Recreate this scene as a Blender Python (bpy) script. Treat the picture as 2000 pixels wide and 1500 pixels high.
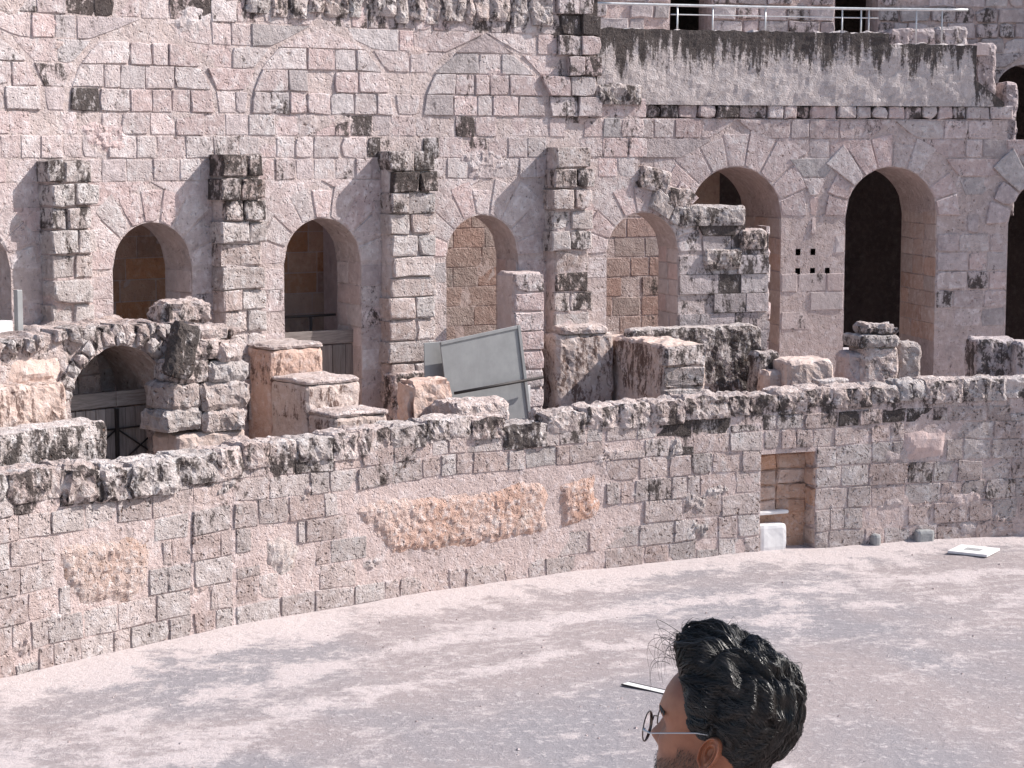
import bpy, math, random
from mathutils import Vector, Matrix, noise

random.seed(11)
RND = random.Random(5)
for o in list(bpy.data.objects):
    bpy.data.objects.remove(o)
scn = bpy.context.scene
col = scn.collection

# ------------------------------------------------------------------ camera, sky, sun, exposure
F = 4000.0                      # focal length in photo pixels (photo is 2000 wide)
H = 8.36                        # eye height above the arena floor
PITCH = math.atan((750 - 295) / F)
cam_d = bpy.data.cameras.new('camera')
cam_d.sensor_width = 36.0
cam_d.lens = 36.0 * F / 2000.0
cam_d.clip_start = 0.1
cam_d.clip_end = 500
cam = bpy.data.objects.new('camera', cam_d)
col.objects.link(cam)
cam.location = (0, 0, H)
cam.rotation_euler = (math.pi / 2 - PITCH, 0, 0)
scn.camera = cam

SUN_AZ, SUN_EL = 99.0, 40.0    # azimuth measured from -Y (towards the viewer) round to +X
sdir = Vector((math.sin(math.radians(SUN_AZ)) * math.cos(math.radians(SUN_EL)),
               -math.cos(math.radians(SUN_AZ)) * math.cos(math.radians(SUN_EL)),
               math.sin(math.radians(SUN_EL))))
world = bpy.data.worlds.new('World')
scn.world = world
world.use_nodes = True
wn = world.node_tree
wn.nodes.clear()
sky = wn.nodes.new('ShaderNodeTexSky')
sky.sky_type = 'NISHITA'
sky.sun_disc = False
sky.sun_elevation = math.radians(SUN_EL)
sky.sun_rotation = math.atan2(sdir.x, sdir.y)
sky.air_density = 1.0
sky.dust_density = 1.6
bg = wn.nodes.new('ShaderNodeBackground')
bg.inputs['Strength'].default_value = 0.13
wo = wn.nodes.new('ShaderNodeOutputWorld')
wn.links.new(sky.outputs[0], bg.inputs['Color'])
wn.links.new(bg.outputs[0], wo.inputs['Surface'])
sun_d = bpy.data.lights.new('sun', 'SUN')
sun_d.energy = 5.0
sun_d.angle = math.radians(0.53)
sun_d.color = (1.0, 0.945, 0.895)
sun = bpy.data.objects.new('sun', sun_d)
col.objects.link(sun)
sun.location = (30, 10, 40)
sun.rotation_euler = sdir.to_track_quat('Z', 'Y').to_euler()
scn.view_settings.view_transform = 'Standard'
scn.view_settings.look = 'None'
scn.view_settings.gamma = 1.0
scn.view_settings.exposure = 0.4
scn.view_settings.use_curve_mapping = False
scn.cycles.max_bounces = 8
scn.cycles.diffuse_bounces = 5

# ------------------------------------------------------------------ geometry of the ring walls
CX, CY = 17.85, 11.95           # centre of the arena's curve at this end


def ray(px, py):
    u = (px - 1000) / F
    v = (750 - py) / F
    return Vector((u, math.cos(PITCH) + v * math.sin(PITCH), -math.sin(PITCH) + v * math.cos(PITCH)))


def ground_at(px, py, z):
    d = ray(px, py)
    return Vector((0, 0, H)) + d * ((z - H) / d.z)


def depth_at(px, py, Y):
    d = ray(px, py)
    return Vector((0, 0, H)) + d * (Y / d.y)


def cyl(px, py, R):
    d = ray(px, py)
    a = d.x * d.x + d.y * d.y
    b = 2 * (-CX * d.x - CY * d.y)
    c = CX * CX + CY * CY - R * R
    t = (-b + math.sqrt(b * b - 4 * a * c)) / (2 * a)
    q = d * t
    return math.atan2(-(q.x - CX), q.y - CY), H + q.z


def pol(a, r, z):
    return Vector((CX - r * math.sin(a), CY + r * math.cos(a), z))


class Ring:
    """Curved wall face: s runs along it to the right, out is towards the arena."""
    def __init__(self, R, aref):
        self.R, self.aref = R, aref

    def P(self, s, z, out=0.0):
        return pol(self.aref - s / self.R, self.R - out, z)

    def px(self, px, py):
        a, z = cyl(px, py, self.R)
        return (self.aref - a) * self.R, z

    def s(self, px, py=500):
        return self.px(px, py)[0]

    def z(self, px, py):
        return self.px(px, py)[1]


class Frame:
    """Straight local frame on the ring: x to the right along the ring, y towards the arena, z up."""
    def __init__(self, a, r, z=0.0, yaw=0.0, roll=0.0):
        self.o = pol(a, r, z)
        t = Vector((math.cos(a), math.sin(a), 0))
        n = Vector((math.sin(a), -math.cos(a), 0))
        c, s_ = math.cos(yaw), math.sin(yaw)
        self.t = t * c + n * s_
        self.n = n * c - t * s_
        self.u = Vector((0, 0, 1))
        if roll:
            c, s_ = math.cos(roll), math.sin(roll)
            self.t, self.u = self.t * c + self.u * s_, self.u * c - self.t * s_

    def P(self, x, y, z):
        return self.o + self.t * x + self.n * y + self.u * z


class Turned:
    """Masonry face of a Frame: 'front' uses (x,z,out=y), 'left'/'right' use (y,z,out=-+x)."""
    def __init__(self, fr, side, base):
        self.fr, self.side, self.base = fr, side, base

    def P(self, u, v, out=0.0):
        if self.side == 'front':
            return self.fr.P(u, self.base + out, v)
        if self.side == 'left':
            return self.fr.P(self.base - out, u, v)
        return self.fr.P(self.base + out, -u, v)


R_POD, R_A, R_B, R_C = 32.57, 37.0, 40.0, 46.0
POD = Ring(R_POD, math.radians(53.5))
A = Ring(R_A, math.radians(48.5))
B = Ring(R_B, math.radians(33.0))
CW = Ring(R_C, math.radians(24.0))
GZ = 2.0                        # level of the gallery floor behind the podium

# ------------------------------------------------------------------ materials
MATS = {}


def N(nt, t, **kw):
    n = nt.nodes.new(t)
    for k, v in kw.items():
        if isinstance(v, tuple) or not hasattr(n, k):
            n.inputs[k].default_value = v
        else:
            setattr(n, k, v)
    return n


def mixc(nt, fac, a, b, blend='MIX'):
    n = nt.nodes.new('ShaderNodeMix')
    n.data_type = 'RGBA'
    n.blend_type = blend
    for sock, v in ((n.inputs[0], fac), (n.inputs[6], a), (n.inputs[7], b)):
        if isinstance(v, (int, float)):
            sock.default_value = v
        elif isinstance(v, tuple):
            sock.default_value = (*v[:3], 1)
        else:
            nt.links.new(v, sock)
    return n.outputs[2]


def mth(nt, op, a, b=None, c=None, clamp=False):
    n = nt.nodes.new('ShaderNodeMath')
    n.operation = op
    n.use_clamp = clamp
    for i, v in enumerate((a, b, c)):
        if v is None:
            continue
        if isinstance(v, (int, float)):
            n.inputs[i].default_value = v
        else:
            nt.links.new(v, n.inputs[i])
    return n.outputs[0]


def mrange(nt, v, a, b, c=0.0, d=1.0):
    n = nt.nodes.new('ShaderNodeMapRange')
    nt.links.new(v, n.inputs[0])
    for i, x in enumerate((a, b, c, d)):
        n.inputs[i + 1].default_value = x
    return n.outputs[0]


def tex_noise(nt, vec, scale, detail=5, rough=0.6, dist=0.0):
    n = nt.nodes.new('ShaderNodeTexNoise')
    n.inputs['Scale'].default_value = scale
    n.inputs['Detail'].default_value = detail
    n.inputs['Roughness'].default_value = rough
    n.inputs['Distortion'].default_value = dist
    nt.links.new(vec, n.inputs['Vector'])
    return n.outputs['Fac']


def new_mat(name):
    m = bpy.data.materials.new(name)
    m.use_nodes = True
    nt = m.node_tree
    nt.nodes.clear()
    out = nt.nodes.new('ShaderNodeOutputMaterial')
    bs = nt.nodes.new('ShaderNodeBsdfPrincipled')
    nt.links.new(bs.outputs[0], out.inputs[0])
    MATS[name] = m
    return m, nt, bs


def vecscale(nt, vec, sc):
    n = nt.nodes.new('ShaderNodeVectorMath')
    n.operation = 'MULTIPLY'
    nt.links.new(vec, n.inputs[0])
    n.inputs[1].default_value = sc
    return n.outputs[0]


def stone_mat(name, c1, c2, c3, vary=0.3, bump=0.05, strength=0.9, pits=0.5, dark=(0.038, 0.031, 0.029), drip=False, fine=1.0):
    m, nt, bs = new_mat(name)
    geo = nt.nodes.new('ShaderNodeNewGeometry')
    P = geo.outputs['Position']
    info = nt.nodes.new('ShaderNodeObjectInfo')
    rnd = info.outputs['Random']
    n1 = tex_noise(nt, P, 0.9, 4, 0.6)
    n2 = tex_noise(nt, P, 6.5 * fine, 6, 0.68)
    n3 = tex_noise(nt, P, 26 * fine, 4, 0.7)
    c = mixc(nt, mrange(nt, n1, 0.38, 0.62), c1, c2)
    c = mixc(nt, mrange(nt, n2, 0.5, 0.62, 0, 0.8), c, c3)
    c = mixc(nt, mrange(nt, n2, 0.42, 0.33, 0, 0.5), c, tuple(x * 0.66 for x in c2))
    # stone to stone variety
    v = mrange(nt, rnd, 0, 1, 1 - vary, 1 + vary * 0.6)
    hs = nt.nodes.new('ShaderNodeHueSaturation')
    nt.links.new(c, hs.inputs['Color'])
    nt.links.new(v, hs.inputs['Value'])
    sat = mth(nt, 'FRACT', mth(nt, 'MULTIPLY', rnd, 7.31))
    nt.links.new(mrange(nt, sat, 0, 1, 0.65, 1.25), hs.inputs['Saturation'])
    c = hs.outputs[0]
    # small warm freckles and dark pores
    c = mixc(nt, mrange(nt, n3, 0.58, 0.72, 0, 0.55), c, (0.26, 0.18, 0.15))
    ng = tex_noise(nt, vecscale(nt, P, (1, 1, 0.55)), 2.6, 8, 0.75)
    c = mixc(nt, mrange(nt, ng, 0.55, 0.70, 0, 0.48), c, (0.27, 0.235, 0.23))
    c = mixc(nt, mrange(nt, ng, 0.44, 0.32, 0, 0.5), c, tuple(min(0.75, x * 1.18) for x in c3))
    # weather stain (lichen and soot), amount painted per vertex, shape from noise
    att = nt.nodes.new('ShaderNodeAttribute')
    att.attribute_name = 'stain'
    st = att.outputs['Fac']
    sv = vecscale(nt, P, (1.0, 1.0, (0.14 if name == 'drip_plaster' else 0.34) if drip else 0.5))
    ns = tex_noise(nt, sv, 6.0 if drip else 4.5, 7, 0.72, 0.3)
    ns2 = tex_noise(nt, P, 17, 4, 0.7)
    val = mth(nt, 'ADD', st, mth(nt, 'MULTIPLY', mth(nt, 'SUBTRACT', ns, 0.5), 2.3))
    val = mth(nt, 'ADD', val, mth(nt, 'MULTIPLY', mth(nt, 'SUBTRACT', ns2, 0.5), 0.9))
    mask = mrange(nt, val, 0.45, 0.68, 0, 0.95)
    dk = mixc(nt, mrange(nt, ns2, 0.35, 0.65), dark, tuple(x * 2.4 for x in dark))
    c = mixc(nt, mask, c, dk)
    bs.inputs['Roughness'].default_value = 0.92
    bs.inputs['Specular IOR Level'].default_value = 0.18
    vor = nt.nodes.new('ShaderNodeTexVoronoi')
    vor.feature = 'F1'
    vor.inputs['Scale'].default_value = 9 * fine
    vor.inputs['Randomness'].default_value = 1.0
    warp = nt.nodes.new('ShaderNodeVectorMath')
    warp.operation = 'ADD'
    nt.links.new(P, warp.inputs[0])
    wm = nt.nodes.new('ShaderNodeTexNoise')
    wm.inputs['Scale'].default_value = 7
    nt.links.new(P, wm.inputs['Vector'])
    nt.links.new(vecscale(nt, wm.outputs['Color'], (0.25, 0.25, 0.25)), warp.inputs[1])
    nt.links.new(warp.outputs[0], vor.inputs['Vector'])
    pit = mrange(nt, vor.outputs['Distance'], 0.08, 0.32, 0, 1)
    h = mth(nt, 'ADD', mth(nt, 'MULTIPLY', n2, 1.25), mth(nt, 'MULTIPLY', n3, 0.3))
    h = mth(nt, 'ADD', h, mth(nt, 'MULTIPLY', pit, pits * 0.5))
    hole = mth(nt, 'MULTIPLY', mrange(nt, vor.outputs['Distance'], 0.20, 0.10, 0, 1), mrange(nt, n1, 0.47, 0.56, 0, min(1.0, pits * 0.75)))
    c = mixc(nt, hole, c, (0.17, 0.105, 0.08))  # tiny holes only coloured: their shade and dirt put into the colour
    nt.links.new(c, bs.inputs['Base Color'])
    bp = nt.nodes.new('ShaderNodeBump')
    bp.inputs['Strength'].default_value = strength
    bp.inputs['Distance'].default_value = bump
    nt.links.new(h, bp.inputs['Height'])
    nt.links.new(bp.outputs[0], bs.inputs['Normal'])
    return m


stone_mat('ashlar', (0.60, 0.488, 0.475), (0.52, 0.425, 0.418), (0.72, 0.645, 0.645), vary=0.14, bump=0.06, pits=1.0)
stone_mat('mortar', (0.58, 0.474, 0.45), (0.50, 0.412, 0.395), (0.68, 0.59, 0.58), vary=0.0, bump=0.06, strength=0.95, pits=0.9)
stone_mat('podium_stone', (0.61, 0.507, 0.48), (0.50, 0.41, 0.39), (0.74, 0.66, 0.655), vary=0.17, bump=0.10, strength=1.0, pits=1.8)
stone_mat('rubble', (0.62, 0.53, 0.505), (0.50, 0.415, 0.39), (0.76, 0.70, 0.69), vary=0.15, bump=0.09, pits=1.2)
stone_mat('orange_rubble', (0.62, 0.485, 0.44), (0.59, 0.405, 0.335), (0.72, 0.63, 0.61), vary=0.05, bump=0.08, pits=1.4, fine=1.3, dark=(0.20, 0.13, 0.10))
stone_mat('orange_stone', (0.61, 0.42, 0.33), (0.55, 0.36, 0.275), (0.68, 0.53, 0.46), vary=0.15, bump=0.06, pits=1.0)
stone_mat('smooth_plaster', (0.57, 0.458, 0.435), (0.51, 0.412, 0.395), (0.62, 0.525, 0.51), vary=0.1, bump=0.03, strength=0.7)
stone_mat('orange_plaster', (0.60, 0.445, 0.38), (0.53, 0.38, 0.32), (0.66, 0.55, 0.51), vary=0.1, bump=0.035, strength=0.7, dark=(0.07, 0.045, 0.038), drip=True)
stone_mat('drip_plaster', (0.56, 0.46, 0.435), (0.49, 0.405, 0.39), (0.64, 0.555, 0.54), vary=0.0, bump=0.05, drip=True)
stone_mat('grey_ashlar', (0.51, 0.435, 0.43), (0.43, 0.375, 0.378), (0.61, 0.54, 0.54), vary=0.22, bump=0.05)
stone_mat('bounce_brown_stone', (0.56, 0.35, 0.25), (0.49, 0.30, 0.21), (0.60, 0.42, 0.325), vary=0.2, bump=0.04)  # warm bounced light of shaded interiors put into the colour
stone_mat('shade_tan_stone', (0.43, 0.322, 0.292), (0.38, 0.28, 0.252), (0.48, 0.38, 0.35), vary=0.06, bump=0.04)  # shade of the right-hand arcade bays put into the colour
stone_mat('shade_dark_stone', (0.16, 0.125, 0.115), (0.12, 0.095, 0.09), (0.2, 0.16, 0.15), vary=0.1, bump=0.03)  # darkness of the unlit rooms put into the colour

R_POD_ = 32.57


def ground_mat():
    m, nt, bs = new_mat('arena_sand')
    geo = nt.nodes.new('ShaderNodeNewGeometry')
    P = geo.outputs['Position']
    n1 = tex_noise(nt, P, 0.16, 5, 0.55, 0.6)
    n2 = tex_noise(nt, P, 1.3, 9, 0.78, 0.0)
    n3 = tex_noise(nt, P, 6.0, 6, 0.72)
    n4 = tex_noise(nt, P, 24.0, 3, 0.7)
    n5 = tex_noise(nt, P, 0.35, 6, 0.7)
    c = mixc(nt, mrange(nt, n1, 0.42, 0.58), (0.355, 0.305, 0.302), (0.295, 0.275, 0.288))
    att = nt.nodes.new('ShaderNodeAttribute')
    att.attribute_name = 'stain'       # grit swept along the wall foot and the cart ruts
    e = mth(nt, 'ADD', mth(nt, 'MULTIPLY', att.outputs['Fac'], 0.2), mth(nt, 'ADD', mth(nt, 'MULTIPLY', n2, 0.65), mth(nt, 'MULTIPLY', n5, 0.35)))
    c = mixc(nt, mrange(nt, e, 0.525, 0.60, 0, 0.9), c, (0.57, 0.50, 0.492))
    sub = nt.nodes.new('ShaderNodeVectorMath')
    sub.operation = 'SUBTRACT'
    nt.links.new(vecscale(nt, P, (1, 1, 0)), sub.inputs[0])
    sub.inputs[1].default_value = (CX, CY, 0)
    ln = nt.nodes.new('ShaderNodeVectorMath')
    ln.operation = 'LENGTH'
    nt.links.new(sub.outputs[0], ln.inputs[0])
    for off, wid in ((2.55, 0.10), (4.0, 0.13), (4.45, 0.09), (6.9, 0.12)):     # tracks worn by feet and carts along the wall
        dd = mth(nt, 'ABSOLUTE', mth(nt, 'ADD', mth(nt, 'SUBTRACT', ln.outputs['Value'], R_POD_ - off), mth(nt, 'MULTIPLY', mth(nt, 'SUBTRACT', n5, 0.5), 2.4)))
        tr = mth(nt, 'MULTIPLY', mrange(nt, dd, wid, wid * 0.3, 0, 1), mrange(nt, n2, 0.42, 0.56, 0, 0.6))
        c = mixc(nt, tr, c, (0.55, 0.485, 0.475))
    c = mixc(nt, mrange(nt, n3, 0.55, 0.62, 0, 0.65), c, (0.54, 0.49, 0.49))
    c = mixc(nt, mrange(nt, n3, 0.42, 0.32, 0, 0.4), c, (0.25, 0.215, 0.21))
    c = mixc(nt, mrange(nt, n4, 0.63, 0.74, 0, 0.35), c, (0.22, 0.19, 0.18))
    nt.links.new(c, bs.inputs['Base Color'])
    bs.inputs['Roughness'].default_value = 0.95
    bs.inputs['Specular IOR Level'].default_value = 0.1
    h = mth(nt, 'ADD', mth(nt, 'MULTIPLY', n2, 1.3), mth(nt, 'ADD', mth(nt, 'MULTIPLY', n3, 0.28), mth(nt, 'MULTIPLY', n4, 0.04)))
    bp = nt.nodes.new('ShaderNodeBump')
    bp.inputs['Strength'].default_value = 0.8
    bp.inputs['Distance'].default_value = 0.08
    nt.links.new(h, bp.inputs['Height'])
    nt.links.new(bp.outputs[0], bs.inputs['Normal'])


ground_mat()


def wood_mat(name, c1, c2):
    m, nt, bs = new_mat(name)
    geo = nt.nodes.new('ShaderNodeNewGeometry')
    info = nt.nodes.new('ShaderNodeObjectInfo')
    P = geo.outputs['Position']
    att = nt.nodes.new('ShaderNodeAttribute')
    att.attribute_name = 'stain'      # 0: grain runs upright, 1: grain runs level
    va = vecscale(nt, P, (22, 22, 1.6))
    vb = vecscale(nt, P, (3, 3, 34))
    na = tex_noise(nt, va, 1.0, 6, 0.65, 0.4)
    nb = tex_noise(nt, vb, 1.0, 6, 0.65, 0.4)
    mx = nt.nodes.new('ShaderNodeMix')
    nt.links.new(att.outputs['Fac'], mx.inputs[0])
    nt.links.new(na, mx.inputs[2])
    nt.links.new(nb, mx.inputs[3])
    n = mx.outputs[0]
    c = mixc(nt, mrange(nt, n, 0.35, 0.65), c1, c2)
    hs = nt.nodes.new('ShaderNodeHueSaturation')
    nt.links.new(c, hs.inputs['Color'])
    nt.links.new(mrange(nt, info.outputs['Random'], 0, 1, 0.75, 1.25), hs.inputs['Value'])
    nt.links.new(hs.outputs[0], bs.inputs['Base Color'])
    bs.inputs['Roughness'].default_value = 0.8
    bp = nt.nodes.new('ShaderNodeBump')
    bp.inputs['Strength'].default_value = 0.6
    bp.inputs['Distance'].default_value = 0.008
    nt.links.new(n, bp.inputs['Height'])
    nt.links.new(bp.outputs[0], bs.inputs['Normal'])


wood_mat('grey_wood', (0.20, 0.175, 0.165), (0.36, 0.325, 0.31))
wood_mat('dark_wood', (0.14, 0.115, 0.105), (0.25, 0.215, 0.20))


def plain_mat(name, c, rough=0.6, metal=0.0, spot=0.15, scale=8.0, spec=0.4):
    m, nt, bs = new_mat(name)
    geo = nt.nodes.new('ShaderNodeNewGeometry')
    n = tex_noise(nt, geo.outputs['Position'], scale, 6, 0.65)
    n_b = tex_noise(nt, vecscale(nt, geo.outputs['Position'], (1, 1, 0.2)), scale * 0.5, 5, 0.7)
    f = mth(nt, 'MULTIPLY', n, n_b)
    cc = mixc(nt, mrange(nt, f, 0.15, 0.38), tuple(x * (1 - spot) for x in c), tuple(min(1, x * (1 + spot)) for x in c))
    nt.links.new(cc, bs.inputs['Base Color'])
    bs.inputs['Roughness'].default_value = rough
    bs.inputs['Metallic'].default_value = metal
    bs.inputs['Specular IOR Level'].default_value = spec
    return m


plain_mat('sheet_metal', (0.30, 0.305, 0.31), 0.55, 0.2, 0.12, 3.0)
plain_mat('black_iron', (0.035, 0.03, 0.03), 0.6, 0.3)
plain_mat('galvanised', (0.55, 0.56, 0.57), 0.45, 0.5)
plain_mat('white_board', (0.72, 0.71, 0.71), 0.6, 0.0, 0.08)
plain_mat('grey_concrete', (0.33, 0.33, 0.33), 0.9, 0.0, 0.2, 20, 0.1)
plain_mat('shirt_cloth', (0.05, 0.055, 0.07), 0.9, 0, 0.1, 40, 0.1)
plain_mat('trouser_cloth', (0.03, 0.035, 0.05), 0.9, 0, 0.1, 40, 0.1)
plain_mat('shoe_leather', (0.02, 0.018, 0.016), 0.5)
plain_mat('dark_metal', (0.12, 0.10, 0.09), 0.3, 0.9, 0.1, 30)

# ------------------------------------------------------------------ building blocks
ROOTPOS = {}


def link_mesh(name, verts, faces, mat, parent=None, stain=None, smooth=None, origin=None, label=None, kind=None):
    """One mesh object, given in world coordinates, set on an origin of its own."""
    if origin is None:
        if parent is not None:
            xs = [v[0] for v in verts]; ys = [v[1] for v in verts]; zs = [v[2] for v in verts]
            origin = Vector(((min(xs) + max(xs)) / 2, (min(ys) + max(ys)) / 2, (min(zs) + max(zs)) / 2))
        else:
            xs = [v[0] for v in verts]; ys = [v[1] for v in verts]
            origin = Vector(((min(xs) + max(xs)) / 2, (min(ys) + max(ys)) / 2, min(v[2] for v in verts)))
    me = bpy.data.meshes.new(name)
    ox, oy, oz = origin
    me.from_pydata([(v[0] - ox, v[1] - oy, v[2] - oz) for v in verts], [], faces)
    if smooth is not None:
        me.polygons.foreach_set('use_smooth', smooth if not isinstance(smooth, bool) else [smooth] * len(me.polygons))
    if stain is not None:
        at = me.attributes.new('stain', 'FLOAT', 'POINT')
        at.data.foreach_set('value', stain if not isinstance(stain, (int, float)) else [float(stain)] * len(verts))
    me.materials.append(MATS[mat])
    ob = bpy.data.objects.new(name, me)
    col.objects.link(ob)
    if parent is not None:
        ob.parent = parent
        ob.location = origin - ROOTPOS[parent.name]
    else:
        ob.location = origin
    ROOTPOS[ob.name] = Vector(origin)
    if label:
        ob['label'] = label
    if kind:
        ob['kind'] = kind
    return ob


def thing(name, label, cat, loc, group=None):
    o = bpy.data.objects.new(name, None)
    col.objects.link(o)
    o.location = loc
    o.empty_display_size = 0.3
    o['label'] = label
    o['category'] = cat
    o['kind'] = 'thing'
    if group:
        o['group'] = group
    ROOTPOS[o.name] = Vector(loc)
    return o


def tag(o, label, cat, group=None):
    o['label'] = label
    o['category'] = cat
    o['kind'] = 'thing'
    if group:
        o['group'] = group
    return o


def part(name, parent, loc):
    o = bpy.data.objects.new(name, None)
    col.objects.link(o)
    o.parent = parent
    o.location = Vector(loc) - ROOTPOS[parent.name]
    ROOTPOS[o.name] = Vector(loc)
    return o


def stone_geo(M, poly, proud, back=-0.06, ch=0.03, jit=0.02, rnd=0.12, stain=0.0, R=RND):
    """Worn block: polygon in (u,v) pushed out from the face. Returns verts, faces, smooth, stain."""
    n = len(poly)
    cu = sum(p[0] for p in poly) / n
    cv = sum(p[1] for p in poly) / n
    size = min(max(p[0] for p in poly) - min(p[0] for p in poly), max(p[1] for p in poly) - min(p[1] for p in poly))
    ring = []
    big = R.random() < 0.2
    for i in range(n):
        p, q = poly[i], poly[(i + 1) % n]
        k = R.uniform(0.15, 1.0) * rnd * size * (3.0 if big and R.random() < 0.5 else 1.0)
        d = math.hypot(cu - p[0], cv - p[1]) or 1
        ring.append((p[0] + (cu - p[0]) / d * k + R.uniform(-jit, jit), p[1] + (cv - p[1]) / d * k + R.uniform(-jit, jit)))
        m = R.uniform(0.35, 0.65)
        mu, mv = p[0] + (q[0] - p[0]) * m, p[1] + (q[1] - p[1]) * m
        d = math.hypot(cu - mu, cv - mv) or 1
        k = R.uniform(-0.2, 0.8) * jit
        ring.append((mu + (cu - mu) / d * k, mv + (cv - mv) / d * k))
    m = len(ring)
    chs = min(ch, size * 0.28)
    V, S = [], []
    ins = []
    for (u, v) in ring:
        d = math.hypot(cu - u, cv - v) or 1
        k = min(chs * R.uniform(0.6, 1.5), d * 0.5)
        ins.append((u + (cu - u) / d * k, v + (cv - v) / d * k))
    tilt_u, tilt_v = R.uniform(-1, 1) * jit, R.uniform(-1, 1) * jit
    V.append(M.P(cu + R.uniform(-.2, .2) * size, cv + R.uniform(-.2, .2) * size, proud + R.uniform(-0.3, 0.9) * jit))
    for (u, v) in ins:
        V.append(M.P(u, v, proud + (u - cu) / size * tilt_u + (v - cv) / size * tilt_v + R.uniform(-.4, .4) * jit))
    for (u, v) in ring:
        V.append(M.P(u, v, proud - chs * R.uniform(0.5, 1.1)))
    for (u, v) in ring:
        V.append(M.P(u, v, back))
    Fc, sm = [], []
    for i in range(m):
        j = (i + 1) % m
        Fc.append((0, 1 + i, 1 + j)); sm.append(False)
        Fc.append((1 + i, 1 + m + i, 1 + m + j, 1 + j)); sm.append(False)
        Fc.append((1 + m + i, 1 + 2 * m + i, 1 + 2 * m + j, 1 + m + j)); sm.append(False)
    S = [stain] * len(V)
    return V, Fc, sm, S


class Pile:
    """Collects pieces of one kind: the largest become parts, the rest one part of kind stuff."""
    def __init__(self, name, parent, mat, limit=300, rest='small_stonework'):
        self.name, self.parent, self.mat, self.limit, self.rest, self.items = name, parent, mat, limit, rest, []

    def add(self, geo, mat=None, area=1.0):
        self.items.append((area, geo, mat or self.mat))

    def flush(self):
        it = sorted(self.items, key=lambda x: -x[0])
        for ar, (V, Fc, sm, S), mat in it[:self.limit]:
            link_mesh(self.name, V, Fc, mat, self.parent, S, sm)
        if len(it) > self.limit:
            VV, FF, SM, SS = [], [], [], []
            for ar, (V, Fc, sm, S), mat in it[self.limit:]:
                k = len(VV)
                VV += V; FF += [tuple(i + k for i in f) for f in Fc]; SM += sm; SS += S
            link_mesh(self.rest, VV, FF, self.mat, self.parent, SS, SM, kind='stuff')


def area_of(poly):
    return abs(sum(poly[i][0] * poly[(i + 1) % len(poly)][1] - poly[(i + 1) % len(poly)][0] * poly[i][1] for i in range(len(poly)))) / 2


def rough_geo(Pf, u0, u1, v0, v1, w0, w1, step=0.15, amp=0.03, freq=3.0, roundk=0.06, stain=None, seed=0.0, topstain=None):
    """Weathered box in the frame's (x,y,z), noise-worn and with rounded arrises."""
    nu = max(2, round((u1 - u0) / step)); nv = max(2, round((v1 - v0) / step)); nw = max(2, round((w1 - w0) / step))
    idx, V, S, Fc = {}, [], [], []

    def vid(i, j, k):
        key = (i, j, k)
        if key in idx:
            return idx[key]
        x = u0 + (u1 - u0) * i / nu; y = v0 + (v1 - v0) * j / nv; z = w0 + (w1 - w0) * k / nw
        e = (i in (0, nu)) + (j in (0, nv)) + (k in (0, nw))
        cx, cy, cz = (u0 + u1) / 2, (v0 + v1) / 2, (w0 + w1) / 2
        if e >= 2:
            rk = roundk * (0.45 if e == 2 else 0.75) * (0.6 + 0.8 * noise.noise(Vector((x * 2 + seed, y * 2, z * 2))) + 0.3)
            if i in (0, nu): x += rk if i == 0 else -rk
            if j in (0, nv): y += rk if j == 0 else -rk
            if k in (0, nw) and k != 0: z -= rk
        p = Pf(x, y, z)
        q = p * freq + Vector((seed, seed * 1.7, -seed))
        d = noise.noise_vector(q) + 0.55 * noise.noise_vector(q * 2.3) + 0.4 * noise.noise_vector(q * 5.1)
        p = p + Vector((d.x, d.y, d.z * (0.0 if k == 0 else 1.0))) * amp
        idx[key] = len(V)
        V.append(p)
        if topstain is not None and k == nw and j < nv:  # stain eased on tops, putting their sunlit paleness into the colour
            S.append(topstain)
        else:
            S.append(stain(x, y, z) if callable(stain) else (stain or 0.0))
        return idx[key]
    def quad(a, b, c, d):
        Fc.append((vid(*a), vid(*b), vid(*c), vid(*d)))
    for i in range(nu):
        for k in range(nw):
            quad((i, 0, k), (i, 0, k + 1), (i + 1, 0, k + 1), (i + 1, 0, k))
            quad((i, nv, k), (i + 1, nv, k), (i + 1, nv, k + 1), (i, nv, k + 1))
        for j in range(nv):
            quad((i, j, nw), (i, j + 1, nw), (i + 1, j + 1, nw), (i + 1, j, nw))
    for j in range(nv):
        for k in range(nw):
            quad((0, j, k), (0, j + 1, k), (0, j + 1, k + 1), (0, j, k + 1))
            quad((nu, j, k), (nu, j, k + 1), (nu, j + 1, k + 1), (nu, j + 1, k))
    # x=right, y=towards arena, z=up is a left-handed triple, so turn the faces
    return V, [tuple(reversed(f)) for f in Fc], S


def rough_box(name, fr, u0, u1, v0, v1, w0, w1, mat, parent=None, smooth=False, **kw):
    kw['step'] = min(kw.get('step', 0.15), 0.085)
    V, Fc, S = rough_geo(fr.P, u0, u1, v0, v1, w0, w1, **kw)
    return link_mesh(name, V, Fc, mat, parent, S, smooth)


def box_geo(Pf, u0, u1, v0, v1, w0, w1):
    V = [Pf(x, y, z) for z in (w0, w1) for y in (v0, v1) for x in (u0, u1)]
    Fc = [(0, 1, 3, 2), (4, 6, 7, 5), (0, 4, 5, 1), (1, 5, 7, 3), (3, 7, 6, 2), (2, 6, 4, 0)]
    return V, Fc


def box(name, fr, u0, u1, v0, v1, w0, w1, mat, parent=None, stain=0.0, bevel=0.0, label=None):
    V, Fc = box_geo(fr.P, u0, u1, v0, v1, w0, w1)
    o = link_mesh(name, V, Fc, mat, parent, stain, False, label=label)
    if bevel:
        b = o.modifiers.new('edge', 'BEVEL')
        b.width = bevel
        b.segments = 1
    return o


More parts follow.
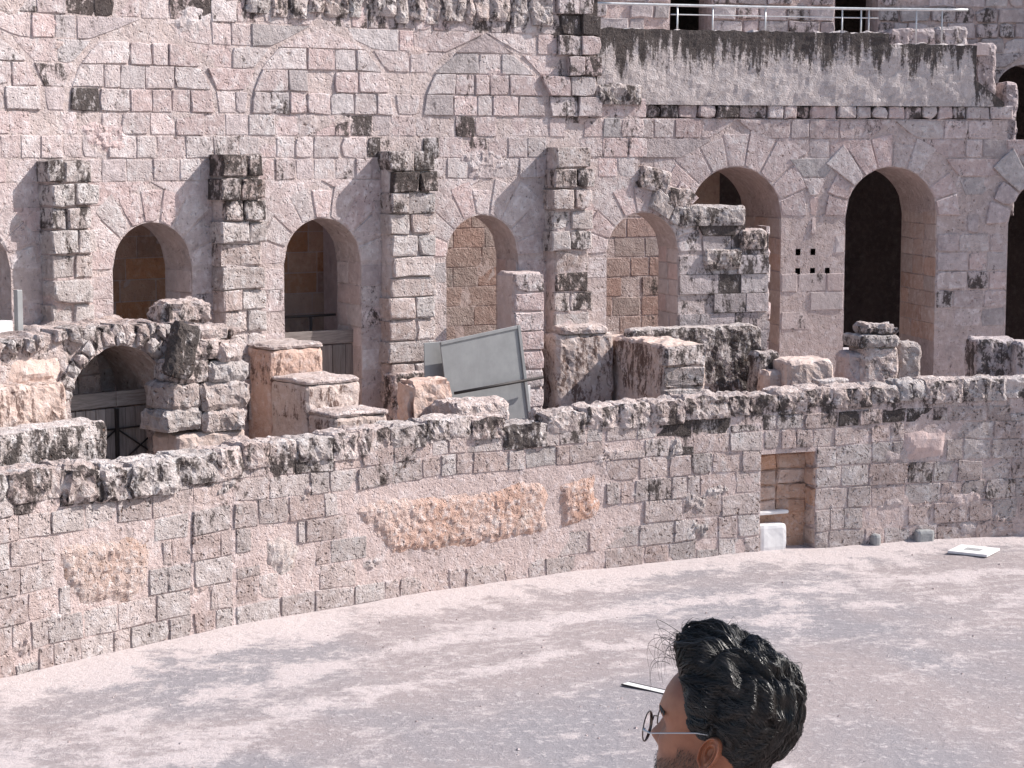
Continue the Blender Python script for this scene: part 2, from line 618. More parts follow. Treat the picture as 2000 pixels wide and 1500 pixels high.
def tube_geo(pts, rad, sides=8, V=None, Fc=None, cap=True):
    V = [] if V is None else V
    Fc = [] if Fc is None else Fc
    base = len(V)
    n = len(pts)
    prev = None
    for i, p in enumerate(pts):
        t = (pts[min(i + 1, n - 1)] - pts[max(i - 1, 0)])
        t = t.normalized() if t.length > 1e-9 else Vector((0, 0, 1))
        if prev is None:
            ref = Vector((0, 0, 1)) if abs(t.z) < 0.9 else Vector((1, 0, 0))
            x = t.cross(ref).normalized()
        else:
            x = (prev - t * prev.dot(t))
            x = x.normalized() if x.length > 1e-9 else t.orthogonal().normalized()
        prev = x
        y = t.cross(x)
        r = rad[i] if isinstance(rad, (list, tuple)) else rad
        for k in range(sides):
            a = 2 * math.pi * k / sides
            V.append(p + x * (math.cos(a) * r) + y * (math.sin(a) * r))
    for i in range(n - 1):
        for k in range(sides):
            k2 = (k + 1) % sides
            Fc.append((base + i * sides + k, base + i * sides + k2, base + (i + 1) * sides + k2, base + (i + 1) * sides + k))
    if cap:
        Fc.append(tuple(base + k for k in reversed(range(sides))))
        Fc.append(tuple(base + (n - 1) * sides + k for k in range(sides)))
    return V, Fc


def tube(name, pts, rad, mat, parent=None, sides=8, smooth=True, stain=0.0):
    V, Fc = tube_geo([Vector(p) for p in pts], rad, sides)
    return link_mesh(name, V, Fc, mat, parent, stain, smooth)


# ------------------------------------------------------------------ ring wall core with openings
class Opening:
    def __init__(self, sc, w, zcrown, zfloor, flat=False):
        self.sc, self.w, self.r = sc, w, w / 2
        self.flat = flat
        self.zs = zcrown if flat else zcrown - w / 2      # springing
        self.zf = zfloor

    def top(self, s):
        if self.flat:
            return self.zs
        d = min(abs(s - self.sc), self.r)
        return self.zs + math.sqrt(max(0, self.r * self.r - d * d))


def ring_core(name, ring, s0, s1, zb, ztop, ops, T, mat, parent, step=0.14, zstep=0.16, amp=0.018, stain=None, breaks=(), front=0.0, back_amp=0.05, holes=()):
    cuts = sorted(set([s0, s1] + [b for b in breaks if s0 < b < s1] +
                      [x for o in ops for x in (o.sc - o.r, o.sc + o.r) if s0 < x < s1]))
    V, Fc, S = [], [], []

    def add(s, z, out, a=amp, ns=True):
        p = ring.P(s, z, out)
        if a:
            q = p * 2.1
            d = noise.noise(q) + 0.6 * noise.noise(q * 3.1)
            p = ring.P(s, z, out + d * a)
        V.append(p)
        S.append((stain(s, z) if stain else 0.0) * (0.1 if out < front - 0.05 else 1.0))  # stain thinned off the face; sunlit paleness of tops put into colour
        return len(V) - 1
    segs = []
    for c0, c1 in zip(cuts[:-1], cuts[1:]):
        mid = (c0 + c1) / 2
        op = next((o for o in ops if abs(mid - o.sc) < o.r), None)
        n = max(1, int(math.ceil((c1 - c0) / (step * (0.6 if op else 1)))))
        ss = [c0 + (c1 - c0) * i / n for i in range(n + 1)]
        e = 1e-4
        tops = [ztop(min(max(s, c0 + e), c1 - e)) for s in ss]
        lows = [op.top(s) if op else zb for s in ss]
        m = max(1, int(math.ceil((max(tops) - min(lows)) / zstep)))
        fr = [[add(s, lo + (t - lo) * k / m, front) for k in range(m + 1)] for s, lo, t in zip(ss, lows, tops)]
        mt = max(1, int(round(T / 0.25)))
        tp = [[f[-1]] + [add(s, t + noise.noise(ring.P(s, t, -T * k / mt) * 3) * back_amp, front - T * k / mt, 0) for k in range(1, mt + 1)] for s, t, f in zip(ss, tops, fr)]
        bt = [[f[0]] + [add(s, lo, front - T * k / mt, 0.008) for k in range(1, mt + 1)] for s, lo, f in zip(ss, lows, fr)]
        for i in range(n):
            for k in range(m):
                if holes:
                    zc_ = lows[i] + (tops[i] - lows[i]) * (k + 0.5) / m
                    if any(ss[i] <= hs_ < ss[i + 1] and abs(zc_ - hz_) < zstep * 0.5 for hs_, hz_ in holes):
                        continue
                Fc.append((fr[i][k], fr[i + 1][k], fr[i + 1][k + 1], fr[i][k + 1]))
            for k in range(mt):
                Fc.append((tp[i][k], tp[i + 1][k], tp[i + 1][k + 1], tp[i][k + 1]))
                if op:
                    Fc.append((bt[i][k], bt[i][k + 1], bt[i + 1][k + 1], bt[i + 1][k]))
            Fc.append((tp[i][-1], tp[i + 1][-1], bt[i + 1][-1], bt[i][-1]))
        segs.append((op, lows[0], tops[0], lows[-1], tops[-1], c0, c1))

    def vert(s, za, zb_, facing):
        if abs(zb_ - za) < 1e-3:
            return
        m = max(1, int(round(abs(zb_ - za) / 0.3)))
        mt = max(1, int(round(T / 0.25)))
        g = [[add(s, za + (zb_ - za) * k / m, front - T * j / mt, 0.008 if j else amp) for j in range(mt + 1)] for k in range(m + 1)]
        for k in range(m):
            for j in range(mt):
                q = (g[k][j], g[k][j + 1], g[k + 1][j + 1], g[k + 1][j])
                Fc.append(q if facing > 0 else tuple(reversed(q)))
    for (a, b) in zip(segs[:-1], segs[1:]):
        s = a[6]
        # jambs
        if a[0] is not None and b[0] is None:
            vert(s, zb, a[3], -1)
        if b[0] is not None and a[0] is None:
            vert(s, zb, b[1], 1)
        ta, tb = a[4], b[2]
        if ta > tb + 1e-3:
            vert(s, tb, ta, 1)
        elif tb > ta + 1e-3:
            vert(s, ta, tb, -1)
    vert(s0, zb, segs[0][2], -1)
    vert(s1, zb, segs[-1][4], 1)
    return link_mesh(name, V, Fc, mat, parent, S, False)


def course_stones(ring, z0, z1, spans, lens, R=RND):
    """Cut spans [((lb,lt),(rb,rt)), ...] of one course into stones -> polygons."""
    out = []
    for (lb, lt), (rb, rt) in spans:
        L, Rr = min(lb, lt), max(rb, rt)
        if min(rb, rt) - max(lb, lt) < 0.1 and (Rr - L) < 0.2:
            continue
        x = max(lb, lt)
        end = min(rb, rt)
        cuts = []
        while True:
            x += R.uniform(*lens)
            if x > end - 0.22:
                break
            cuts.append(x)
        pts = [(lb, lt)] + [(c, c) for c in cuts] + [(rb, rt)]
        for (b0, t0), (b1, t1) in zip(pts[:-1], pts[1:]):
            p = [(b0, z0), (b1, z0), (t1, z1), (t0, z1)]
            if b1 - b0 < 0.03:
                p = [((b0 + b1) / 2, z0), (t1, z1), (t0, z1)]
            elif t1 - t0 < 0.03:
                p = [(b0, z0), (b1, z0), ((t0 + t1) / 2, z1)]
            if area_of(p) > 0.012:
                out.append(p)
    return out


def cut_span(spans, lb, lt, rb, rt):
    """Remove the slanted strip between (lb,lt) and (rb,rt) from the spans."""
    res = []
    for (a, at), (b, bt) in spans:
        if max(rb, rt) <= min(a, at) or min(lb, lt) >= max(b, bt):
            res.append(((a, at), (b, bt)))
            continue
        if max(lb, lt) > min(a, at):
            res.append(((a, at), (min(lb, b), min(lt, bt))))
        if min(rb, rt) < max(b, bt):
            res.append(((max(rb, a), max(rt, at)), (b, bt)))
    return [x for x in res if x[1][0] - x[0][0] > 0.02 or x[1][1] - x[0][1] > 0.02]


def circ(r, dz):
    return math.sqrt(max(0.0, r * r - dz * dz)) if dz > 0 else r


def voussoirs(ring, op, depth, n, pile, R, proud=(0.02, 0.05), mat=None, a0=0, a1=180, stain=0.0, skip=()):
    for i in range(n):
        if i in skip:
            continue
        b0 = math.radians(a0 + (a1 - a0) * i / n)
        b1 = math.radians(a0 + (a1 - a0) * (i + 1) / n)
        d = depth * R.uniform(0.8, 1.12)
        bm = (b0 + b1) / 2
        r0, r1 = op.r + 0.012, (op.r + d) * min(1.22, 1 / max(0.5, math.sin(bm)) if 0.7 < bm < 2.44 else 1.0)
        g = 0.01
        poly = [(op.sc - r0 * math.cos(b0 + g), op.zs + r0 * math.sin(b0 + g)), (op.sc - r0 * math.cos(b1 - g), op.zs + r0 * math.sin(b1 - g)),
                (op.sc - r1 * math.cos(b1 - g * .6), op.zs + r1 * math.sin(b1 - g * .6)), (op.sc - r1 * math.cos(b0 + g * .6), op.zs + r1 * math.sin(b0 + g * .6))]
        st = stain(op.sc - r1 * math.cos(b0), op.zs) if callable(stain) else stain
        pile.add(stone_geo(ring, poly, R.uniform(*proud), ch=0.02, jit=0.012, rnd=0.05, stain=st, R=R), mat, 9)


def pw(pts):
    """Piecewise-linear function."""
    def f(x):
        if x <= pts[0][0]:
            return pts[0][1]
        for (x0, y0), (x1, y1) in zip(pts[:-1], pts[1:]):
            if x <= x1:
                return y0 + (y1 - y0) * (x - x0) / max(1e-9, x1 - x0)
        return pts[-1][1]
    return f


# ------------------------------------------------------------------ ground, gallery floor, viewers' terrace
def build_ground():
    xs = [-260, -120, -60, -30, -18] + [-14 + 0.45 * i for i in range(68)] + [20, 32, 60, 120, 260]
    ys = [-120, -40, -10, 4, 12, 18] + [22 + 0.45 * i for i in range(56)] + [50, 60, 90, 160, 320]
    V, S = [], []
    for y in ys:
        for x in xs:
            r = math.hypot(x - CX, y - CY)
            d = R_POD - r
            z = 0.0
            if -14 < x < 17 and 22 < y < 47:
                z = 0.035 * noise.noise(Vector((x * 0.5, y * 0.5, 3))) + 0.03 * noise.noise(Vector((x * 1.4, y * 1.4, 9)))
                if d < 1.2:
                    z += 0.07 * max(0, 1 - max(d, 0) / 1.2)
            V.append((x, y, z))
            rut = 0.5 * math.exp(-((d - 3.2) / 0.5) ** 2) + 0.45 * math.exp(-((d - 5.0) / 0.4) ** 2)
            S.append(max(rut, 0.75 * math.exp(-(max(d, 0) / 1.3) ** 2)))
    nx = len(xs)
    Fc = [(j * nx + i, j * nx + i + 1, (j + 1) * nx + i + 1, (j + 1) * nx + i) for j in range(len(ys) - 1) for i in range(nx - 1)]
    g = link_mesh('ground', V, Fc, 'arena_sand', None, S, True, origin=Vector((0, 0, 0)))
    g['kind'] = 'structure'


build_ground()


def ring_slab(name, a0, a1, r0, r1, z0, z1, mat, parent=None, n=40, kind=None):
    V, Fc = [], []
    for i in range(n + 1):
        a = a0 + (a1 - a0) * i / n
        V += [pol(a, r0, z0), pol(a, r1, z0), pol(a, r1, z1), pol(a, r0, z1)]
    for i in range(n):
        b, c = 4 * i, 4 * i + 4
        for k in range(4):
            k2 = (k + 1) % 4
            Fc.append((b + k, b + k2, c + k2, c + k))
    Fc += [(3, 2, 1, 0), (4 * n, 4 * n + 1, 4 * n + 2, 4 * n + 3)]
    return link_mesh(name, V, Fc, mat, parent, 0.0, False, kind=kind)


D2R = math.radians
ring_slab('gallery_floor', D2R(62), D2R(-9), R_POD + 1.55, R_C - 0.02, 0.02, GZ, 'smooth_plaster', kind='structure')

V, Fc = box_geo(lambda x, y, z: Vector((x, y, z)), -6, 6, 2.3, 4.6, 0.05, depth_at(1385, 1474, 2.86).z - 1.615)
t1 = link_mesh('seating_terrace', V, Fc, 'smooth_plaster', None, 0.0, False, kind='structure')
V, Fc = box_geo(lambda x, y, z: Vector((x, y, z)), -6, 6, -4, 2.28, 0.05, 6.75)
t2 = link_mesh('seating_terrace', V, Fc, 'smooth_plaster', None, 0.0, False, kind='structure')

# ------------------------------------------------------------------ podium wall
def inside(p, poly):
    c = False
    for i in range(len(poly)):
        (x0, y0), (x1, y1) = poly[i], poly[i - 1]
        if (y0 > p[1]) != (y1 > p[1]) and p[0] < (x1 - x0) * (p[1] - y0) / (y1 - y0) + x0:
            c = not c
    return c


def edge_dist(p, poly):
    best = 1e9
    for i in range(len(poly)):
        a, b = poly[i - 1], poly[i]
        dx, dy = b[0] - a[0], b[1] - a[1]
        t = max(0, min(1, ((p[0] - a[0]) * dx + (p[1] - a[1]) * dy) / (dx * dx + dy * dy + 1e-12)))
        best = min(best, math.hypot(p[0] - a[0] - dx * t, p[1] - a[1] - dy * t))
    return best


def patch(name, ring, poly, mat, parent, step=0.05, proud=0.05, amp=0.05, freq=7.0, stain=0.0, slope=0.4, label=None, base=-0.04):
    u0 = min(p[0] for p in poly); u1 = max(p[0] for p in poly)
    v0 = min(p[1] for p in poly); v1 = max(p[1] for p in poly)
    nu, nv = int((u1 - u0) / step) + 2, int((v1 - v0) / step) + 2
    V, S, Fc, idx = [], [], [], {}
    for j in range(nv):
        for i in range(nu):
            p = (u0 + i * step, v0 + j * step)
            if not inside(p, poly):
                continue
            d = edge_dist(p, poly)
            w = ring.P(p[0], p[1], 0)
            d = max(0.0, d - 0.09 * max(0.0, noise.noise(w * 3.1) + 0.5 * noise.noise(w * 8) + 0.25))
            n = noise.noise(w * freq) + 0.6 * noise.noise(w * freq * 2.2)
            cell = noise.voronoi(w * freq * 0.9)[0]
            out = base + min(proud - base, d * slope) + amp * (0.5 * n + (cell[1] - cell[0]) * 0.9 - 0.25) * min(1, d / 0.12)
            idx[(i, j)] = len(V)
            V.append(ring.P(p[0], p[1], out))
            S.append(stain if not callable(stain) else stain(*p))
    for (i, j) in list(idx):
        q = [(i, j), (i + 1, j), (i + 1, j + 1), (i, j + 1)]
        if all(k in idx for k in q):
            Fc.append(tuple(idx[k] for k in q))
    return link_mesh(name, V, Fc, mat, parent, S, False, label=label)


def ppx(ring, pts):
    return [ring.px(x, y) for x, y in pts]


pod_sp0, pod_sp1 = POD.s(-320, 1200), POD.s(2420, 1000)
pod_v0, pod_v1 = POD.s(-20, 1200), POD.s(2020, 1000)
podium = thing('podium_wall', 'curved stone podium wall round the arena floor with black-stained coping', 'wall', POD.P((pod_sp0 + pod_sp1) / 2, 0, 0))
niche_l, niche_r = POD.s(1485, 1000), POD.s(1592, 1000)
niche_top = POD.z(1535, 885)
niche = Opening((niche_l + niche_r) / 2, niche_r - niche_l, niche_top, 0.0, flat=True)
TOPZ = pw([(POD.s(x, 850), z) for x, z in ((-90, 3.36), (0, 3.36), (300, 3.18), (400, 3.20), (500, 3.24), (750, 3.28), (870, 3.33), (950, 3.30), (1030, 3.14), (1090, 3.26), (1250, 3.36), (1500, 3.40), (1750, 3.47), (2000, 3.53), (2090, 3.53))])


def pod_stain(s, z):
    top = TOPZ(s)
    n = noise.noise(Vector((s * 0.9, z * 0.5, 4))) * 0.35
    lo = 0.55 if 1100 < 0 else 0.0
    return max(0.0, 0.80 - (top - z) * 0.66 + n)


ring_core('mortar_core', POD, pod_sp0, pod_sp1, -0.1, lambda s: TOPZ(s) - 0.35, [niche], 0.75, 'mortar', podium, amp=0.012, step=0.1, zstep=0.1, stain=pod_stain, front=-0.007)
PATCHES = [
    ppx(POD, [(668, 985), (690, 960), (760, 950), (830, 938), (980, 922), (1050, 912), (1085, 928), (1172, 902), (1184, 1000), (1176, 1040), (1060, 1072), (960, 1096), (860, 1108), (745, 1112), (712, 1070), (678, 1055)]),
    ppx(POD, [(92, 1062), (140, 1042), (290, 1026), (308, 1060), (304, 1160), (270, 1194), (150, 1200), (120, 1160)]),
    ppx(POD, [(500, 1048), (550, 1026), (598, 1056), (600, 1130), (552, 1150), (505, 1115)]),
]
patch('rubble_patch', POD, ppx(POD, [(690, 1000), (715, 975), (780, 966), (860, 962), (960, 955), (1000, 938), (1050, 932), (1078, 950), (1072, 1040), (1040, 1052), (950, 1068), (850, 1082), (765, 1088), (735, 1060), (715, 1030)]), 'orange_rubble', podium, step=0.045, amp=0.045, base=-0.03, slope=0.4, label='orange rubble repair with ragged outline', stain=0.12)
patch('rubble_patch', POD, ppx(POD, [(1088, 945), (1168, 915), (1176, 990), (1168, 1015), (1092, 1040)]), 'orange_rubble', podium, step=0.045, amp=0.035, base=-0.03, slope=0.4, stain=0.1)
patch('rubble_patch', POD, ppx(POD, [(108, 1066), (150, 1052), (285, 1038), (298, 1070), (294, 1150), (262, 1180), (155, 1186), (132, 1155), (110, 1110)]), 'orange_rubble', podium, step=0.045, amp=0.05, base=-0.03, slope=0.4, stain=0.3)
patch('rubble_patch', POD, ppx(POD, [(512, 1052), (552, 1040), (588, 1064), (590, 1118), (550, 1130), (514, 1105)]), 'orange_rubble', podium, step=0.045, amp=0.05, base=-0.03, slope=0.4, stain=0.1)
PLAIN = [ppx(POD, [(1758, 838), (1862, 826), (1850, 898), (1760, 908)]), ppx(POD, [(1318, 955), (1402, 948), (1402, 1010), (1330, 1020)])]
patch('plaster_patch', POD, PLAIN[0], 'smooth_plaster', podium, step=0.06, proud=0.06, amp=0.015, freq=3, label='smooth plaster repair')
patch('rubble_patch', POD, ppx(POD, [(1326, 962), (1345, 952), (1396, 955), (1398, 1002), (1360, 1014), (1334, 1004)]), 'podium_stone', podium, step=0.045, proud=0.03, amp=0.08, freq=6)

pile = Pile('stone', podium, 'podium_stone', 300)
rr = random.Random(21)
zrows = [0.04, 0.42, 0.88, 1.33, 1.78, 2.22, 2.62, 2.95]
for z0, z1 in zip(zrows[:-1], zrows[1:]):
    if z1 < niche_top + 0.2:
        spans = cut_span([((pod_sp0, pod_sp0), (pod_sp1, pod_sp1))], niche_l, niche_l, niche_r, niche_r)
    else:
        spans = [((pod_sp0, pod_sp0), (pod_sp1, pod_sp1))]
    for jx, w_ in ((1181, 0.035), (455, 0.03), (372, 0.03), (1488, 0.02)):
        js = POD.s(jx, 1000) + rr.uniform(-0.03, 0.03)
        spans = cut_span(spans, js - w_, js - w_, js + w_, js + w_)
    for poly in course_stones(POD, z0, z1, spans, (0.3, 0.95), rr):
        poly = [(u, v + (0.055 * noise.noise(Vector((u * 0.45, v * 0.8, 5))) + 0.03 * noise.noise(Vector((u * 1.7, v, 8))) if v > 0.1 else 0)) for u, v in poly]
        c = (sum(p[0] for p in poly) / 4, sum(p[1] for p in poly) / 4)
        if len(poly) == 4:
            gone = lambda q: any(inside(q, P_) for P_ in PATCHES + PLAIN[:1])
            mid_b = ((poly[0][0] + poly[1][0]) / 2, (poly[0][1] + poly[1][1]) / 2)
            mid_t = ((poly[3][0] + poly[2][0]) / 2, (poly[3][1] + poly[2][1]) / 2)
            gl_, gr_ = gone((poly[0][0] * .7 + c[0] * .3, c[1])), gone((poly[1][0] * .7 + c[0] * .3, c[1]))
            if gl_ and gr_ or gone(c) and not (gl_ or gr_):
                continue
            if gl_: poly = [mid_b, poly[1], poly[2], mid_t]
            elif gr_: poly = [poly[0], mid_b, mid_t, poly[3]]
            c = (sum(p[0] for p in poly) / 4, sum(p[1] for p in poly) / 4)
        top = TOPZ(c[0])
        if z1 > top - 0.28:
            poly = [(p[0], min(p[1], top - 0.3)) for p in poly]
            if area_of(poly) < 0.04:
                continue
        g = 0.006
        poly = [(p[0] + (g if p[0] < c[0] else -g), p[1] + (g if p[1] < c[1] else -g)) for p in poly]
        if rr.random() < 0.05:
            continue
        if rr.random() < 0.08:
            poly = [(p[0], p[1] * 0.45 + min(q[1] for q in poly) * 0.55) for p in poly]
        st = pod_stain(*c) * rr.uniform(0.5, 1.25) + (0.3 if rr.random() < 0.1 else 0)
        xs_ = POD.P(c[0], c[1], 0)
        if c[0] > POD.s(1190, 1000):
            st += rr.choice((0.0, 0.1, 0.22, 0.3)) * min(1, c[1] / 1.5)
        pile.add(stone_geo(POD, poly, rr.uniform(-0.004, 0.024), ch=0.014, jit=0.014, rnd=0.06, stain=st, R=rr), None, area_of(poly) * (1 if pod_v0 < c[0] < pod_v1 else 0.01))
pile.flush()

# eroded hollows and smeared mortar that break up the courses
re_ = random.Random(99)
for i in range(46):
    s_c, z_c = re_.uniform(POD.s(0, 1150), POD.s(2000, 950)), re_.uniform(0.25, 2.6)
    if niche_l - 0.6 < s_c < niche_r + 0.6 or any(inside((s_c, z_c), P_) for P_ in PATCHES):
        continue
    ru, rv = re_.uniform(0.2, 0.62), re_.uniform(0.12, 0.34)
    poly = [(s_c + ru * math.cos(t) * re_.uniform(0.65, 1.2), z_c + rv * math.sin(t) * re_.uniform(0.65, 1.2)) for t in [2 * math.pi * k / 11 for k in range(11)]]
    rough = re_.random() < 0.85
    patch('eroded_patch' if rough else 'mortar_smear', POD, poly, 'podium_stone' if rough else 'mortar', podium, step=0.045, proud=0.022, amp=0.10 if rough else 0.022, freq=7.5 if rough else 4, slope=0.3, base=-0.02,
          stain=pod_stain(s_c, z_c) * 0.8)

# coping: big weathered blocks lying across the wall
s = pod_sp0
k = 0
while s < pod_sp1:
    L = rr.uniform(0.5, 1.15)
    m = s + L / 2
    a = POD.aref - m / R_POD
    fr = Frame(a, R_POD)
    zt = TOPZ(m) + rr.uniform(-0.035, 0.035)
    lumpy = POD.s(80, 900) < m < POD.s(350, 900)
    zb_ = zt - (0.62 if lumpy else rr.uniform(0.36, 0.52))
    rough_box('coping_stone', fr, -L / 2 - 0.004, L / 2 + 0.004, -0.74, (0.13 if lumpy else 0.05) + rr.uniform(-.02, .03), zb_, zt, 'rubble', podium,
              step=0.09, amp=0.085 if lumpy else 0.06, freq=3.6, roundk=0.24 if lumpy else 0.05, seed=0.3,
              stain=lambda x, y, z, zt=zt: 0.52 + 0.3 * noise.noise(Vector((x * 0.7 + zt * 31, z, 2))), topstain=-0.15)
    s += L
    k += 1

# niche lining: orange stones in the recess, its pale sill and block
nf = Frame(POD.aref - niche.sc / R_POD, R_POD)
w = niche.r
lin = part('niche', podium, nf.P(0, -0.7, 0))
rough_box('back_wall', nf, -w - 0.3, w + 0.3, -0.8, -0.42, -0.05, niche_top + 0.1, 'orange_stone', lin, amp=0.05, step=0.1)
rough_box('side_wall', nf, w + 0.0, w + 0.3, -0.9, -0.72, -0.05, niche_top + 0.1, 'orange_stone', lin, amp=0.02, step=0.2)
rough_box('side_wall', nf, -w - 0.3, -w - 0.0, -0.9, -0.72, -0.05, niche_top + 0.1, 'orange_stone', lin, amp=0.02, step=0.2)
rough_box('lintel', nf, -w - 0.3, w + 0.3, -0.9, -0.72, niche_top + 0.01, niche_top + 0.3, 'orange_stone', lin, amp=0.02, step=0.2)
side = Turned(nf, 'left', w + 0.0)
for i in range(5):
    zz = 0.1 + i * 0.42
    link_mesh('stone', *(lambda g: (g[0], g[1]))(stone_geo(side, [(-0.66, zz), (0.0, zz), (0.0, zz + 0.4), (-0.66, zz + 0.4)], 0.03, jit=0.04, ch=0.04, rnd=0.12, R=rr)), 'orange_stone', lin, 0.1, False)
bk = Turned(nf, 'front', -0.40)
for i in range(5):
    zz = 0.75 + i * 0.33
    for x0, x1 in ((-w, -w * 0.1), (-w * 0.1, w)):
        if zz + 0.3 < niche_top:
            link_mesh('stone', *(lambda g: (g[0], g[1]))(stone_geo(bk, [(x0, zz), (x1, zz), (x1, zz + 0.31), (x0, zz + 0.31)], 0.03, jit=0.03, ch=0.03, R=rr)), 'orange_stone', lin, 0.1, False)
tag(rough_box('stone_block', nf, -w + 0.03, -w + 0.66, -0.36, -0.04, 0.06, 0.62, 'white_board', None, amp=0.01, roundk=0.03, step=0.2), 'white rendered block standing in the podium doorway', 'block')
tag(rough_box('stone_ledge', nf, -w + 0.02, -w + 0.8, -0.38, -0.2, 0.80, 0.88, 'white_board', None, amp=0.006, roundk=0.02, step=0.2), 'thin white ledge above the white block in the podium doorway', 'ledge')
rough_box('sill', nf, -w, w, -0.65, 0.1, -0.1, 0.055, 'grey_concrete', lin, amp=0.01, step=0.25)

# ------------------------------------------------------------------ arcade wall (A) with piers, arched doors and blind arches
a_s0, a_s1 = A.s(-300, 500), A.s(1500, 560)
a_v0 = A.s(-20, 300)
arcade = thing('arcade_wall', 'tall pale stone arcade wall with arched doorways, broken piers and blind arches above', 'wall', A.P((a_s0 + a_s1) / 2, GZ, -0.5))
sA = lambda x, y=500: A.s(x, y)
steps_A = [(1167, 12.4), (1248, A.z(1200, 166)), (1308, None), (1350, A.z(1330, 368)), (1456, A.z(1400, 406)), (1502, A.z(1480, 452))]
sl0, sl1 = A.px(1248, 326), A.px(1308, 346)


def a_top(s):
    if s < sA(1167, 100): return 12.4
    if s < sA(1248, 200): return A.z(1200, 166)
    if s < sA(1308, 340): return sl0[1] + (sl1[1] - sl0[1]) * (s - sl0[0]) / (sl1[0] - sl0[0])
    if s < sA(1350, 370): return A.z(1330, 368)
    if s < sA(1456, 430): return A.z(1400, 406)
    return A.z(1480, 452)


a_breaks = [sA(1167, 100), sA(1248, 200), sA(1308, 340), sA(1350, 370), sA(1456, 430)]
DOORS = []
for l, r_ in ((-130, 21), (220, 375), (555, 705), (872, 1012), (1185, 1325)):
    s0, s1 = sA(l, 520), sA(r_, 520)
    DOORS.append(Opening((s0 + s1) / 2, s1 - s0, 7.0, GZ))


def a_stain(s, z):
    v = 0.10 + 0.34 * noise.noise(Vector((s * 0.55, z * 0.4, 1))) + 0.12 * noise.noise(Vector((s * 2.5, z * 0.5, 6)))
    if z > 10.9: v += 0.35
    d = (s - sA(1120, 100)) / 0.55
    if z > 8.9: v += 0.5 * math.exp(-d * d)
    if s > sA(1330, 400): v += 0.3
    if a_top(s) - z < 0.35: v += 0.35
    return max(0, v)


ring_core('mortar_core', A, a_s0, a_s1, GZ, a_top, DOORS, 1.0, 'mortar', arcade, amp=0.007, stain=a_stain, breaks=a_breaks, front=-0.006)
BL = []
zbl = A.z(150, 217)
for l, r_ in ((-205, 86), (130, 422), (486, 772), (822, 1070)):
    s0, s1 = A.s(l, 215), A.s(r_, 215)
    BL.append(((s0 + s1) / 2, zbl, (s1 - s0) / 2))
PIERS = []
for l, r_, yt in ((98, 180, 312), (432, 512, 300), (760, 845, 293), (1082, 1152, 287)):
    a_l, zt = cyl(l, yt, R_A - 0.38)
    a_r, _ = cyl(r_, yt, R_A - 0.38)
    PIERS.append(((A.aref - a_l) * R_A, (A.aref - a_r) * R_A, zt))

ch = 0.44
pileA = Pile('stone', arcade, 'ashlar', 300)
rr = random.Random(77)
vd = 0.62
k0 = -12
for k in range(k0, 8):
    z0, z1 = zbl + k * ch, zbl + (k + 1) * ch
    if z1 < 4.0:
        continue
    spans = [((a_s0, a_s0), (a_s1, a_s1))]
    for d in DOORS:
        if z0 < d.zs + d.r + vd:
            R1 = d.r if z1 <= d.zs else d.r + vd
            if z1 > d.zs:
                e0, e1 = circ(R1, z0 - d.zs), circ(R1, z1 - d.zs)
                spans = cut_span(spans, d.sc - e0, d.sc - e1, d.sc + e0, d.sc + e1)
            else:
                spans = cut_span(spans, d.sc - R1 - .01, d.sc - R1 - .01, d.sc + R1 + .01, d.sc + R1 + .01)
    for (p0, p1, zt) in PIERS:
        if z0 < zt - 0.1:
            spans = cut_span(spans, p0 + .03, p0 + .03, p1 - .03, p1 - .03)
    ins = []
    for (c, zc, r) in BL:
        if z0 >= zc - 0.02 and z0 < zc + r + 0.1:
            e0, e1 = circ(r + 0.06, z0 - zc), circ(r + 0.06, z1 - zc)
            spans = cut_span(spans, c - e0, c - e1, c + e0, c + e1)
            e0, e1 = circ(r - 0.05, z0 - zc), circ(r - 0.05, z1 - zc)
            if e0 > 0.15:
                ins.append(((c - e0, c - e1), (c + e0, c + e1)))
    low = z1 < 7.9
    lens = (0.55, 1.0) if low else (0.36, 0.66)
    for src, spn in (('o', spans), ('i', ins)):
        for poly in course_stones(A, z0, z1, spn, lens, rr):
            n = len(poly)
            c = (sum(p[0] for p in poly) / n, sum(p[1] for p in poly) / n)
            top = a_top(c[0])
            if c[1] > top - 0.05:
                continue
            poly = [(p[0], min(p[1], top + 0.02)) for p in poly]
            if rr.random() < (0.05 if not low else 0.12):
                continue
            g = 0.004 if low else 0.006
            poly = [(p[0] + (g if p[0] < c[0] else -g), p[1] + (g if p[1] < c[1] else -g)) for p in poly]
            st = a_stain(*c) * rr.uniform(0.5, 1.3)
            q = rr.random()
            if q < 0.09: st += 0.33
            if sA(650, 250) < c[0] < sA(960, 250) and 8.3 < c[1] < 9.2 and rr.random() < 0.55: st += 0.42
            pr = rr.uniform(-0.004, 0.010) if low else rr.uniform(-0.004, 0.020)
            if src == 'i': pr += 0.02
            if sA(1085, 100) < c[0] < sA(1168, 100) and c[1] > 8.9: pr += rr.uniform(0.03, 0.14)
            if c[0] > sA(1330, 500): pr += rr.uniform(0.0, 0.06)
            pileA.add(stone_geo(A, poly, pr, ch=0.008 if low else 0.017, jit=0.006 if low else 0.013, rnd=0.03 if low else 0.06, stain=st, R=rr), 'grey_ashlar' if rr.random() < 0.13 or c[0] > sA(1330, 500) else None, area_of(poly) * (0.8 if low else 1.2) * (1 if c[0] > a_v0 else 0.01))
pileA.flush()
re_ = random.Random(19)
